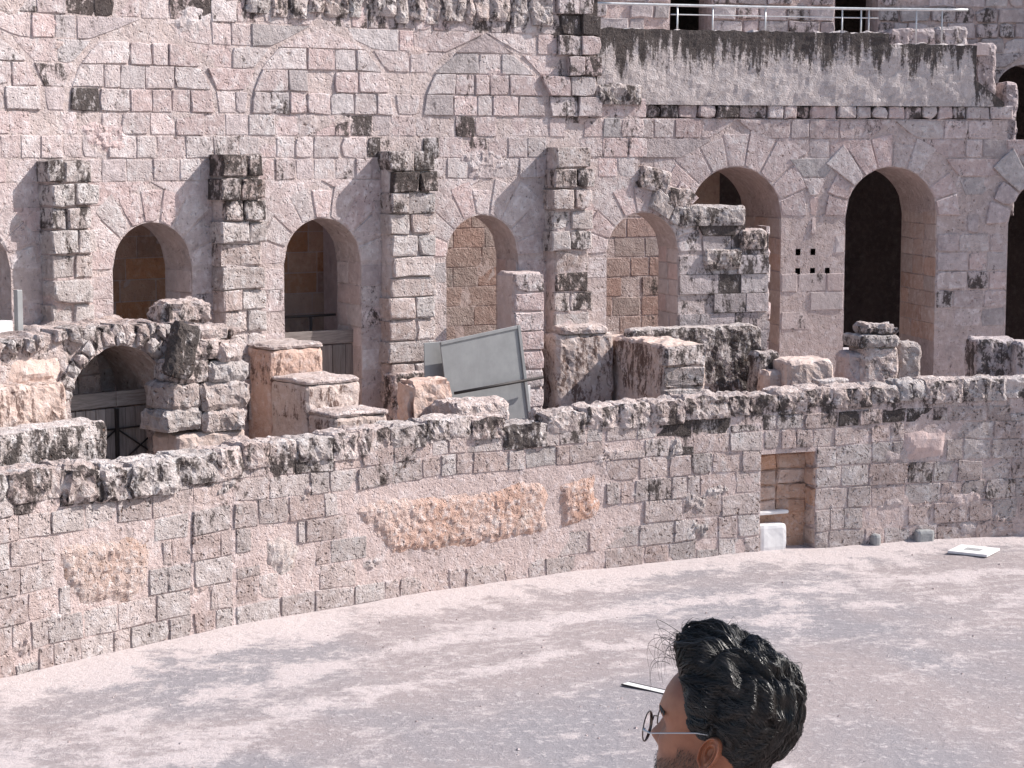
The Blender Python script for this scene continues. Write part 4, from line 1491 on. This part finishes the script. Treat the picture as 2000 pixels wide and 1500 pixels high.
tag(pbox('boulder', 803, 886, 742, 900, 34.3, 0.6, 'orange_plaster', stain=0.25, zmin=GZ, roundk=0.22, amp=0.05, step=0.1), 'rounded pinkish boulder left of the metal sheet', 'boulder')
tag(pbox('sloping_slab', 885, 1000, 785, 800, 33.45, 0.9, 'rubble', stain=0.15, zmin=3.0, roundk=0.08, amp=0.06), 'pale sloping slab behind the dip of the podium coping', 'slab')

# ------------------------------------------------------------------ gates, metal sheet and other things
def gate(name, label, l, r_, ytop, R, mat, nplank, zb=GZ, braces=True, rails=2):
    fr, hw = fp(l, r_, ytop + 40, R)
    zt = cyl((l + r_) / 2, ytop, R)[1]
    g = thing(name, label, 'gate', fr.P(0, 0, zb))
    tb = 0.28
    x = -hw
    seg = (-hw, hw * 0.0, hw) if nplank > 6 else (-hw, hw)
    for x0, x1 in zip(seg[:-1], seg[1:]):
        box('top_board', fr, x0 + .006, x1 - .006, -0.05, 0.035, zt - tb, zt, mat, g, 1.0, bevel=0.006)
    wpl = 2 * hw / nplank
    for i in range(nplank):
        box('plank', fr, -hw + i * wpl + 0.006, -hw + (i + 1) * wpl - 0.006, -0.04, rr.uniform(-0.004, 0.008), zb, zt - tb - 0.035, mat, g, 0.0, bevel=0.005)
    for x in ((-hw + 0.05, 0.0, hw - 0.05) if nplank > 6 else (-hw + .05, hw - .05)):
        box('post', fr, x - 0.035, x + 0.035, 0.012, 0.06, zb, zt - tb - 0.04, 'black_iron', g, 0.0, bevel=0.004)
    if braces:
        for s0, s1 in ((-1, 0), (0, 1)):
            x0, x1 = s0 * (hw - 0.06), s1 * (hw - 0.06)
            za, zb2 = zb + 0.55, zb + 1.25
            tube('brace', [fr.P(x0, 0.03, za), fr.P(x1, 0.03, zb2)], 0.016, 'black_iron', g, 6)
            tube('brace', [fr.P(x0, 0.03, zb2), fr.P(x1, 0.03, za)], 0.016, 'black_iron', g, 6)
            tube('cross_rail', [fr.P(x0, 0.03, zb2), fr.P(x1, 0.03, zb2)], 0.018, 'black_iron', g, 6)
    return g


gate('wooden_gate', 'weathered grey plank gate under the ruined rubble arch', 128, 322, 764, 35.95, 'grey_wood', 10)
gate('wooden_gate', 'dark plank gate low in the second arched doorway', 548, 700, 646, 37.35, 'dark_wood', 6, braces=False)
hr = thing('hand_rail', 'thin black iron rail above the dark plank gate', 'rail', pol(cyl(605, 640, 37.9)[0], 37.9, GZ))
a0, a1, am = cyl(556, 618, 37.9)[0], cyl(655, 614, 37.9)[0], cyl(607, 618, 37.9)[0]
zz = cyl(605, 617, 37.9)[1]
tube('rail', [pol(a0, 37.9, zz), pol(a1, 37.9, zz)], 0.028, 'black_iron', hr)
tube('post', [pol(am, 37.9, GZ), pol(am, 37.9, zz)], 0.03, 'black_iron', hr)

ms = thing('metal_sheet', 'large grey metal sheet leaning askew in front of the doorway', 'sheet', pol(cyl(945, 760, 35.5)[0], 35.5, GZ))
fm = Frame(cyl(958, 800, 35.5)[0], 35.5, cyl(958, 800, 35.5)[1], roll=0.14)
box('panel', fm, -0.98, 0.93, -0.03, 0.0, -1.1, 1.62, 'sheet_metal', ms, bevel=0.008)
box('edge_trim', fm, 0.88, 0.95, 0.003, 0.03, -1.1, 1.62, 'sheet_metal', ms, bevel=0.005)
box('top_trim', fm, -0.97, 0.875, 0.003, 0.025, 1.56, 1.63, 'sheet_metal', ms, bevel=0.005)
fm2 = Frame(cyl(852, 700, 35.8)[0], 35.8, GZ, roll=0.02)
tag(box('metal_sheet', fm2, -0.24, 0.22, -0.03, 0.0, 0, cyl(852, 668, 35.8)[1] - GZ, 'sheet_metal', None, bevel=0.006), 'narrow grey metal strip left of the large metal sheet', 'sheet')
p0, p1 = cyl(888, 768, 35.15), cyl(1060, 737, 35.3)
tag(tube('iron_pipe', [pol(p0[0], 35.15, p0[1]), pol(p1[0], 35.3, p1[1])], 0.032, 'black_iron'), 'black iron pipe slanting across the metal sheet', 'pipe')
fw, hw_ = fp(1019, 1036, 780, 35.7)
tag(box('white_board', fw, -hw_, hw_, -0.03, 0, GZ, cyl(1027, 753, 35.7)[1], 'white_board', None, bevel=0.005), 'narrow white board right of the metal sheet', 'board')
fl, hl = fp(-30, 26, 640, 36.2)
tag(box('white_cabinet', fl, -hl, hl, -0.3, 0, GZ, cyl(0, 628, 36.2)[1], 'white_board', None, bevel=0.02), 'white box in the doorway at the left edge', 'box')
a = cyl(36, 610, 36.3)[0]
tag(box('metal_post', Frame(a, 36.3), -0.06, 0.06, -0.06, 0.06, GZ, cyl(36, 566, 36.3)[1], 'sheet_metal', None, bevel=0.01), 'grey metal post beside the white box at the left edge', 'post')

# things on the arena floor
q = ground_at(1902, 1074, 0.06)
pn = thing('panel', 'white flat panel lying on the arena floor near the wall', 'panel', (q.x, q.y, 0.05))
c_, s_ = math.cos(0.55), math.sin(0.55)
pf = lambda x, y, z: Vector((q.x + x * c_ + y * s_, q.y - x * s_ + y * c_, z + 0.02))
V, Fc = box_geo(pf, -0.42, 0.42, -0.42, 0.42, 0, 0.05)
o = link_mesh('board', V, Fc, 'white_board', pn, 0.0, False)
V, Fc = box_geo(pf, -0.18, 0.16, -0.12, 0.12, 0.051, 0.054)
link_mesh('print', V, Fc, 'grey_concrete', pn, 0.0, False)
q2 = ground_at(1262, 1340, 0.05)
c2, s2 = math.cos(-0.75), math.sin(-0.75)
pf2 = lambda x, y, z: Vector((q2.x + x * c2 - y * s2, q2.y + x * s2 + y * c2, z))
pk = thing('plank', 'white plank with dark edges lying on the floor behind the head', 'plank', (q2.x, q2.y, 0))
V, Fc = box_geo(pf2, -0.42, 0.75, -0.075, 0.075, 0.012, 0.026)
link_mesh('board', V, Fc, 'white_board', pk, 0.0, False)
for y0 in (-0.105, 0.078):
    V, Fc = box_geo(pf2, -0.42, 0.75, y0, y0 + 0.022, 0.012, 0.03)
    link_mesh('edge_strip', V, Fc, 'black_iron', pk, 0.0, False)
for (px, py, w_, h_, lab) in ((1692, 1060, 0.2, 0.17, 'small rounded grey stone at the foot of the podium wall'), (1779, 1051, 0.42, 0.2, 'grey concrete box at the foot of the podium wall')):
    g0 = ground_at(px, py, 0.02)
    a = math.atan2(-(g0.x - CX), g0.y - CY)
    tag(rough_box('concrete_block', Frame(a, R_POD - 0.06), -w_ / 2, w_ / 2, -0.1, 0.12, 0.0, h_ + 0.12, 'grey_concrete', None, step=0.07, amp=0.01, roundk=0.05, stain=0.0), lab, 'block')

# loose grit and pebbles on the sand
rr = random.Random(8)
V, Fc = [], []
for i in range(500):
    px_, py_ = rr.uniform(-40, 2040), rr.uniform(1060, 1510)
    p = ground_at(px_, py_, 0.0)
    if math.hypot(p.x - CX, p.y - CY) > R_POD - 0.15:
        continue
    r_ = rr.choice((0.012, 0.014, 0.018, 0.028)) * rr.uniform(0.7, 1.3)
    b = len(V)
    p.z = 0.035 * noise.noise(Vector((p.x * 0.5, p.y * 0.5, 3))) + 0.03 * noise.noise(Vector((p.x * 1.4, p.y * 1.4, 9)))
    for (x, y, z) in ((1, 0, 0), (0.2, 1, 0), (-1, 0.3, 0), (-0.1, -1, 0), (0, 0, 0.8), (0.1, 0.1, -0.3)):
        V.append(p + Vector((x * rr.uniform(.7, 1.3), y * rr.uniform(.7, 1.3), z)) * r_)
    for f in ((0, 1, 4), (1, 2, 4), (2, 3, 4), (3, 0, 4), (1, 0, 5), (2, 1, 5), (3, 2, 5), (0, 3, 5)):
        Fc.append(tuple(b + k for k in f))
pb = link_mesh('pebbles', V, Fc, 'ashlar', None, 0.0, False, kind='stuff')
pb['label'] = 'scattered pale pebbles and grit on the sand'
pb['category'] = 'pebbles'
# ------------------------------------------------------------------ the person in front
def skin_material():
    m, nt, bs = new_mat('skin')
    geo = nt.nodes.new('ShaderNodeNewGeometry')
    P = geo.outputs['Position']
    n1 = tex_noise(nt, P, 28, 4, 0.6)
    n2 = tex_noise(nt, P, 420, 3, 0.7)
    c = mixc(nt, mrange(nt, n1, 0.35, 0.65), (0.35, 0.145, 0.08), (0.26, 0.098, 0.052))
    att = nt.nodes.new('ShaderNodeAttribute')
    att.attribute_name = 'stain'       # beard stubble
    f = mth(nt, 'MULTIPLY', att.outputs['Fac'], mrange(nt, n2, 0.3, 0.6, 0.45, 1.0))
    c = mixc(nt, f, c, (0.07, 0.042, 0.03))
    nt.links.new(c, bs.inputs['Base Color'])
    bs.inputs['Roughness'].default_value = 0.48
    bs.inputs['Subsurface Weight'].default_value = 0.25
    bs.inputs['Subsurface Radius'].default_value = (0.012, 0.004, 0.002)
    bs.inputs['Subsurface Scale'].default_value = 0.6
    bp = nt.nodes.new('ShaderNodeBump')
    bp.inputs['Strength'].default_value = 0.25
    bp.inputs['Distance'].default_value = 0.001
    nt.links.new(n2, bp.inputs['Height'])
    nt.links.new(bp.outputs[0], bs.inputs['Normal'])


skin_material()
m, nt, bs = new_mat('black_hair')
geo = nt.nodes.new('ShaderNodeNewGeometry')
n1 = tex_noise(nt, geo.outputs['Position'], 60, 3, 0.6)
nt.links.new(mixc(nt, n1, (0.003, 0.0025, 0.0025), (0.010, 0.007, 0.006)), bs.inputs['Base Color'])
bs.inputs['Roughness'].default_value = 0.33
bs.inputs['Specular IOR Level'].default_value = 0.75
bs.inputs['Anisotropic'].default_value = 0.3
m, nt, bs = new_mat('clear_lens')
bs.inputs['Base Color'].default_value = (0.97, 0.98, 1, 1)
bs.inputs['Roughness'].default_value = 0.02
bs.inputs['Transmission Weight'].default_value = 1.0
bs.inputs['IOR'].default_value = 1.02

PSI = math.radians(27)
FW = Vector((-math.cos(PSI), math.sin(PSI), 0))
LF = Vector((-math.sin(PSI), -math.cos(PSI), 0))
UP = Vector((0, 0, 1))
EAR = depth_at(1380, 1474, 2.86)
HO = EAR - FW * (-0.006) - LF * 0.078
FEET = HO.z - 1.615


def hp0(x, y, z):
    return HO + FW * x + LF * y + UP * z


TILT = math.radians(6)
FWT = FW * math.cos(TILT) + UP * math.sin(TILT)
UPT = UP * math.cos(TILT) - FW * math.sin(TILT)


def hp(x, y, z):
    if z < -.12:                       # the neck eases back to the upright trunk
        k = min(1, (-.12 - z) / .06)
        return (HO + FWT * x + LF * y + UPT * z).lerp(hp0(x, y, z), k)
    return HO + FWT * x + LF * y + UPT * z


person = thing('person', 'person with wavy black hair and round thin glasses seen from behind in profile', 'person', Vector((HO.x, HO.y, FEET)))

TAB0 = [(-0.200, .055, -.080, .085), (-0.17, .048, -.068, .060), (-.13, .050, -.063, .055), (-.112, .056, -.060, .054), (-.103, .082, -.060, .053), (-.09, .090, -.060, .055),
       (-.07, .089, -.063, .060), (-.05, .093, -.068, .063), (-.035, .092, -.074, .066), (-.02, .091, -.082, .069), (0, .090, -.092, .072), (.02, .090, -.099, .0745),
       (.035, .096, -.102, .076), (.05, .095, -.103, .0765), (.07, .090, -.100, .0735), (.09, .081, -.092, .0665), (.11, .064, -.076, .0535), (.125, .040, -.05, .036), (.134, .004, -.012, .006)]

TAB = [(t[0] if t[0] < .05 else .05 + (t[0] - .05) * .88, *t[1:]) for t in TAB0]


def tabv(z, k):
    return pw([(t[0], t[k]) for t in TAB])(z)


def head_geo():
    NZ, NA = 76, 72
    V, S, Fc = [], [], []
    for j in range(NZ + 1):
        tz = j / NZ
        z = -0.2 + 0.3239 * (tz if tz < .85 else .85 + (1 - max(0.0, 1 - (tz - .85) / .15) ** 1.6) * .15)
        f, b, w = tabv(z, 1), tabv(z, 2) * (.88 if z > -.06 else .94), tabv(z, 3)
        cx = (f + b) / 2 + 0.004
        for i in range(NA):
            a = 2 * math.pi * i / NA
            ca, sa = math.cos(a), math.sin(a)
            n = 2.35 if ca > 0 else 2.1
            rx = (f - cx) if ca > 0 else (cx - b)
            k = (abs(ca) ** n + abs(sa) ** n) ** (-1 / n)
            x, y = cx + rx * ca * k, w * sa * k
            g = lambda d, s: math.exp(-(d / s) ** 2)
            if ca > 0:
                nh = pw([(-.034, 0), (-.028, .006), (-.019, .021), (-.012, .025), (.004, .013), (.022, .004), (.034, 0)])(z)
                x += nh * g(y, pw([(-.03, .016), (-.012, .0125), (.02, .008)])(z))
                x += .006 * g(z + .042, .006) * g(y, .02) + .005 * g(z + .056, .006) * g(y, .018) - .004 * g(z + .049, .0035) * g(y, .022)
                x += .007 * g(z + .088, .012) * g(y, .018)
                for s_ in (-1, 1):
                    x -= .011 * g(y - s_ * .032, .015) * g(z - .017, .011)
                    x += .005 * g(y - s_ * .045, .018) * g(z + .008, .014)
                x += .003 * g(z - .036, .008) * g(abs(y) - .025, .02)
            st = 0.0
            if z < .005:
                jaw = max(0, min(1, (-.012 - z - max(0, x - .055) * 0.55) / .02)) * (1 if z > -.118 else max(0, 1 - (-.118 - z) / .02))
                st = 0.8 * jaw * (1 if x > -.012 else 0)
                if .004 < x < .042 and z > -.07: st = max(st, 0.85 * min(1, (.005 - z) / .02))
                st = max(st, .55 * g(z + .034, .006) * (1 if x > .07 else 0) * g(y, .03))
            V.append(hp(x, y, z)); S.append(st)
    for j in range(NZ):
        for i in range(NA):
            i2 = (i + 1) % NA
            Fc.append((j * NA + i, j * NA + i2, (j + 1) * NA + i2, (j + 1) * NA + i))
    top = len(V)
    V.append(hp(-.004, 0, .1242)); S.append(0)
    for i in range(NA):
        Fc.append((NZ * NA + i, NZ * NA + (i + 1) % NA, top))
    # ears
    for sd in (1, -1):
        base = len(V)
        NR, NT = 12, 40
        tl = math.radians(-14)
        for r in range(NR + 1):
            rho = r / NR
            for t in range(NT):
                th = 2 * math.pi * t / NT
                u, v = math.cos(th), math.sin(th)           # u: forward, v: up
                wid = .0175 * (1 + .12 * v) * (0.80 if v < -.55 else 1)
                px_, pz_ = u * wid * rho, v * .031 * rho
                flare = .004 + (.016 * (0.5 - 0.5 * u)) * rho
                gg = lambda d, s: math.exp(-(d / s) ** 2)
                lobe = max(0, -v - .45) * 1.4
                out = flare + .0065 * gg(rho - .90, .09) * (1 - min(1, lobe)) - .0035 * gg(rho - .70, .10) * (1 - min(1, lobe)) + .0035 * gg(rho - .5, .09) * (1 if u < .3 else .2)
                out -= .011 * gg(rho, .36)
                x = px_ * math.cos(tl) - pz_ * math.sin(tl) * -1 * -1
                z = pz_ * math.cos(tl) + px_ * math.sin(tl)
                x = px_ + pz_ * math.tan(tl) * 1.0
                V.append(hp(-.010 + x, sd * (tabv(z, 3) * .96 + .004 + out), .003 + z)); S.append(0)
        for r in range(NR):
            for t in range(NT):
                t2 = (t + 1) % NT
                Fc.append((base + r * NT + t, base + r * NT + t2, base + (r + 1) * NT + t2, base + (r + 1) * NT + t))
        rim = base + NR * NT
        b2 = len(V)
        for t in range(NT):
            th = 2 * math.pi * t / NT
            u, v = math.cos(th), math.sin(th)
            z = v * .031 * .82
            V.append(hp(-.010 + u * .0145 + z * math.tan(tl), sd * (tabv(z, 3) * .9), .003 + z)); S.append(0)
        for t in range(NT):
            t2 = (t + 1) % NT
            Fc.append((rim + t, rim + t2, b2 + t2, b2 + t))
    return V, Fc, S


V, Fc, S = head_geo()
hd = link_mesh('body', V, Fc, 'skin', person, S, True)
ss = hd.modifiers.new('smooth', 'SUBSURF'); ss.levels = 1; ss.render_levels = 1


def loft(name, secs, mat, parent, n=28):
    V, Fc = [], []
    for (cx, cy, cz, rx, ry) in secs:
        for i in range(n):
            a = 2 * math.pi * i / n
            V.append(hp0(cx + rx * math.cos(a), cy + ry * math.sin(a), cz))
    for j in range(len(secs) - 1):
        for i in range(n):
            i2 = (i + 1) % n
            Fc.append((j * n + i, j * n + i2, (j + 1) * n + i2, (j + 1) * n + i))
    Fc.append(tuple(range(n)))
    Fc.append(tuple((len(secs) - 1) * n + i for i in reversed(range(n))))
    return link_mesh(name, V, Fc, mat, parent, 0.0, True)


loft('shirt', [(-.02, 0, -.80, .115, .17), (-.02, 0, -.65, .11, .155), (-.015, 0, -.48, .125, .175), (-.01, 0, -.36, .125, .195), (-.015, 0, -.27, .105, .205), (-.018, 0, -.215, .085, .165), (-.016, 0, -.185, .070, .085), (-.014, 0, -.165, .064, .068)], 'shirt_cloth', person)
for sd in (1, -1):
    pts = [hp0(-.02, sd * .175, -.245), hp0(-.03, sd * .225, -.33), hp0(-.045, sd * .245, -.50), hp0(-.04, sd * .245, -.60), hp0(.02, sd * .225, -.74), hp0(.05, sd * .185, -.84)]
    tube('sleeve', pts[:4], [.062, .060, .052, .048], 'shirt_cloth', person, 16)
    V, Fc = tube_geo(pts[3:], [.042, .036, .034], 16)
    link_mesh('forearm', V, Fc, 'skin', person, 0.0, True)
    loft('trousers', [(.0, sd * .10, -1.57, .065, .055), (-.02, sd * .10, -1.2, .075, .065), (.0, sd * .095, -1.05, .085, .08), (-.015, sd * .088, -.86, .11, .095), (-.02, sd * .08, -.74, .115, .10)], 'trouser_cloth', person)
    loft('shoe', [(.055, sd * .105, -1.615, .14, .05), (.055, sd * .105, -1.58, .14, .05), (.03, sd * .105, -1.55, .10, .045), (.0, sd * .105, -1.52, .06, .045)], 'shoe_leather', person)

# hair: a waved cap with locks combed up and back over it
HC = Vector((-.012, 0, .055))


def skull_r(d):
    a, b, c = .098, .0775, .072
    if d.x < 0: a = .084
    if d.z < 0: c = .105
    return 1 / math.sqrt((d.x / a) ** 2 + (d.y / b) ** 2 + (d.z / c) ** 2)


def hairline(p):
    """Positive inside the hair region (p relative to the ear), about metres from the hairline."""
    x, y, z = p
    back = (-.020 - x) if z < .035 else 9
    if z < .020:
        nape = z + .088
        v = min(-.026 - x, nape) if x < .0 else -1
        if .010 < x < .036 and z > -.012:
            v = max(v, min(x - .010, .036 - x, z + .012) * .6)
        return v
    # temple and forehead line
    fr = pw([(.018, .036), (.035, .039), (.06, .044), (.085, .052), (.105, .060), (.125, .068), (.16, .09)])(z)
    fr += .018 * (1 - min(1, abs(y) / .07)) * (1 if z > .09 else 0)
    up = (z - .020 + .006)
    return min(fr - x, up if x > -.03 else 9)


def hull_t(d):
    """Hair thickness along direction d from the head's centre."""
    up = max(0, d.z)
    t = .006 + .003 * up ** 1.2
    ang = math.atan2(d.z, d.x)
    t += .031 * math.exp(-((ang - .98) / .45) ** 2) * (1 - .55 * min(1, abs(d.y) * 1.25) ** 2) * (1 if d.z > 0 else 0)   # quiff
    t += .009 * max(0, -d.x * .85 + d.z * .30) ** 1.1              # full back
    if d.z < -.2: t *= max(.25, 1 - (-.2 - d.z) * 1.3)
    return t


def wave(d, amp=1.0):
    ph = 3.2 * noise.noise(Vector((d.x * 2.2, d.y * 2.6, d.z * 2.2)))
    t = math.atan2(d.z, d.x)
    w = math.sin(t * 6.5 + d.y * 4 + ph * 1.6 + .6) * .5 + .5
    ridg = math.sin(d.y * 34 + 3 * math.sin(t * 3.5 + ph) + ph * 2)
    return amp * (.012 * w * (0.4 + max(0, d.z)) + .0035 * ridg * (0.5 + 0.5 * max(0, d.z)))


def hair_pos(d, k=1.0, wv=1.0):
    r0 = skull_r(d)
    p0 = HC + d * r0
    hl = hairline(p0)
    e = max(0, min(1, hl / .03))
    e = e * e * (3 - 2 * e)
    r = r0 + .0015 + (hull_t(d) * (0.18 + .82 * e) + wave(d, wv) * e) * k
    return HC + d * r, hl


V, Fc, idx = [], [], {}
NA, NE = 150, 90
for j in range(NE + 1):
    el = -1.15 + (math.pi / 2 + 1.15) * j / NE
    for i in range(NA):
        a = 2 * math.pi * i / NA
        d = Vector((math.cos(el) * math.cos(a), math.cos(el) * math.sin(a), math.sin(el)))
        p, hl = hair_pos(d, 0.80)
        if hl > -0.002:
            idx[(i, j)] = len(V)
            V.append(hp(*p))
for j in range(NE):
    for i in range(NA):
        q = [(i, j), ((i + 1) % NA, j), ((i + 1) % NA, j + 1), (i, j + 1)]
        if all(k in idx for k in q):
            Fc.append(tuple(idx[k] for k in q))
rh = random.Random(13)


def lock(d0, length, rad, lift=1.0, nseg=9):
    """One lock combed back over the hull, starting in direction d0."""
    pts, d = [], d0.copy()
    ph = 6 * noise.noise(d0 * 3.0) + rh.uniform(-.5, .5)
    k = rh.uniform(.80, .98)
    for i in range(nseg + 1):
        t = i / nseg
        p, hl = hair_pos(d, k + (0.13 * lift) * math.sin(math.pi * min(1, t * 1.1)) + rh.uniform(-.008, .008))
        if hl < -.003 and i > 1:
            break
        pts.append(hp(*p))
        # flow: up and back over the crown, down at the back
        flow = Vector((-d.z - .25, 0, d.x)) if abs(d.z) + abs(d.x) > .1 else Vector((-1, 0, 0))
        if flow.x > 0: flow.x *= .3
        if abs(d.y) > .55 and d.z < .6: flow = Vector((-1, 0, -.35 + .5 * d.z))
        flow = flow - d * flow.dot(d)
        flow.normalize()
        sidev = d.cross(flow)
        flow = flow + sidev * (.55 * math.sin(ph + t * 6.5 + 3 * noise.noise(d * 2.5)))
        d = (d + flow * (length / nseg / .11)).normalized()
    if len(pts) < 3:
        return
    n = len(pts)
    tube_geo(pts, [rad * (0.55 + .45 * math.sin(math.pi * min(.5 + i / n * .6, 1))) * (1 if i < n - 2 else .4) for i in range(n)], 3, V, Fc, cap=False)


cnt = 0
while cnt < 9500:
    d = Vector((rh.gauss(0, 1), rh.gauss(0, 1), rh.gauss(0.35, 1))).normalized()
    p, hl = hair_pos(d)
    if hl < 0.002:
        continue
    short = d.z < 0.15
    lock(d, rh.uniform(.02, .04) if short else rh.uniform(.05, .10), rh.uniform(.0004, .0010), 1.0 if not short else .6)
    cnt += 1
# loose wisps falling over the forehead
for i in range(26):
    y0 = rh.uniform(-.03, .045)
    st = Vector((.070 + rh.uniform(-.01, .01), y0, .118 + rh.uniform(-.012, .03)))
    ln = rh.uniform(.03, .055)
    lowr = rh.random() < .35
    pts = []
    for k in range(11):
        t = k / 10
        if lowr:
            off = Vector((ln * (math.sin(t * 2.2)) * .75, .012 * t, .012 * math.sin(t * 2) - .055 * t * t))
        else:
            off = Vector((ln * math.sin(t * 2.6) * .8, .01 * t, ln * .75 * (math.cos(t * 2.6) - 1) * -.25 - .03 * t * t + .015 * math.sin(t * 3)))
        pts.append(hp(*(st + off)))
    tube_geo(pts, [.00042 * (1 - .7 * k / 10) for k in range(11)], 4, V, Fc)
cnt = 0
while cnt < 420:
    d = Vector((rh.gauss(0, 1), rh.gauss(0, 1), rh.gauss(0.5, 1))).normalized()
    p, hl = hair_pos(d)
    if hl < 0.012:
        continue
    lock(d, rh.uniform(.03, .07), rh.uniform(.00018, .0003), rh.uniform(1.8, 3.6))
    cnt += 1
hair = link_mesh('hair', V, Fc, 'black_hair', person, 0.0, True)
# short beard
V0, F0, S0 = head_geo()
jawv = [v for v, st in zip(V0, S0) if st > 0.3]
V, Fc = [], []
for i in range(3200):
    a_, b_ = rh.choice(jawv), rh.choice(jawv)
    p = a_ + Vector((rh.uniform(-.003, .003), rh.uniform(-.003, .003), rh.uniform(-.0025, .0025)))
    outw = (p - hp(0, 0, p.z - HO.z))
    outw.z = 0
    outw.normalize()
    tube_geo([p - outw * .001, p + outw * .0012 - UP * .002, p + outw * .0016 - UP * .0048], [.00022, .0002, .00008], 3, V, Fc, cap=False)
link_mesh('beard', V, Fc, 'black_hair', person, 0.0, True)
# eyebrows
for sd in (1, -1):
    V, Fc = [], []
    for i in range(60):
        t = rh.random()
        y = sd * (.012 + .042 * t)
        z = .034 + .006 * math.sin(t * 2.4) + rh.uniform(-.003, .003)
        x = tabv(z, 1) - .0035 - .35 * max(0, abs(y) - .02) - 3.2 * max(0, abs(y) - .028) ** 2 * 4
        tube_geo([hp(x, y, z), hp(x + .001, y + sd * .006, z + .001), hp(x - .003, y + sd * .011, z - .001)], [.0007, .0006, .0002], 3, V, Fc)
    link_mesh('eyebrow', V, Fc, 'black_hair', person, 0.0, True)

# glasses rest on nose and ears
gl = thing('glasses', 'thin round metal glasses worn by the person', 'glasses', hp(.11, 0, .012))
GX, GR = .107, .0225
for sd in (1, -1):
    cy_ = sd * .033
    pts = [hp(GX - .10 * abs(GR * math.cos(t)) * .2 - sd * GR * math.cos(t) * .10, cy_ + GR * math.cos(t), .005 + GR * math.sin(t)) for t in [2 * math.pi * k / 40 for k in range(41)]]
    V, Fc = tube_geo(pts, .0011, 6, cap=False)
    link_mesh('rim', V, Fc, 'dark_metal', gl, 0.0, True)
    V = [hp(GX - .003, cy_, .005)] + [p.copy() for p in pts[:-1]]
    V2 = [p + FW * .0012 for p in V]
    n = len(pts) - 1
    Fc = [(0, 1 + k, 1 + (k + 1) % n) for k in range(n)] + [(n + 1, n + 2 + (k + 1) % n, n + 2 + k) for k in range(n)] + [(1 + k, n + 2 + k, n + 2 + (k + 1) % n, 1 + (k + 1) % n) for k in range(n)]
    link_mesh('lens', V + V2, Fc, 'clear_lens', gl, 0.0, True)
    tp = [hp(GX - .006, sd * .057, .009), hp(GX - .008, sd * .066, .0095), hp(.085, sd * .0745, .010), hp(.045, sd * .0785, .021), hp(.012, sd * .0795, .029), hp(-.008, sd * .081, .031)]
    V, Fc = tube_geo(tp, [.0015, .0018, .0011, .0011, .0012, .0012], 6)
    link_mesh('temple_arm', V, Fc, 'galvanised', gl, 0.0, True)
tube('bridge', [hp(GX + .001, -.0105, .009), hp(GX + .004, 0, .012), hp(GX + .001, .0105, .009)], .0011, 'dark_metal', gl, 6)
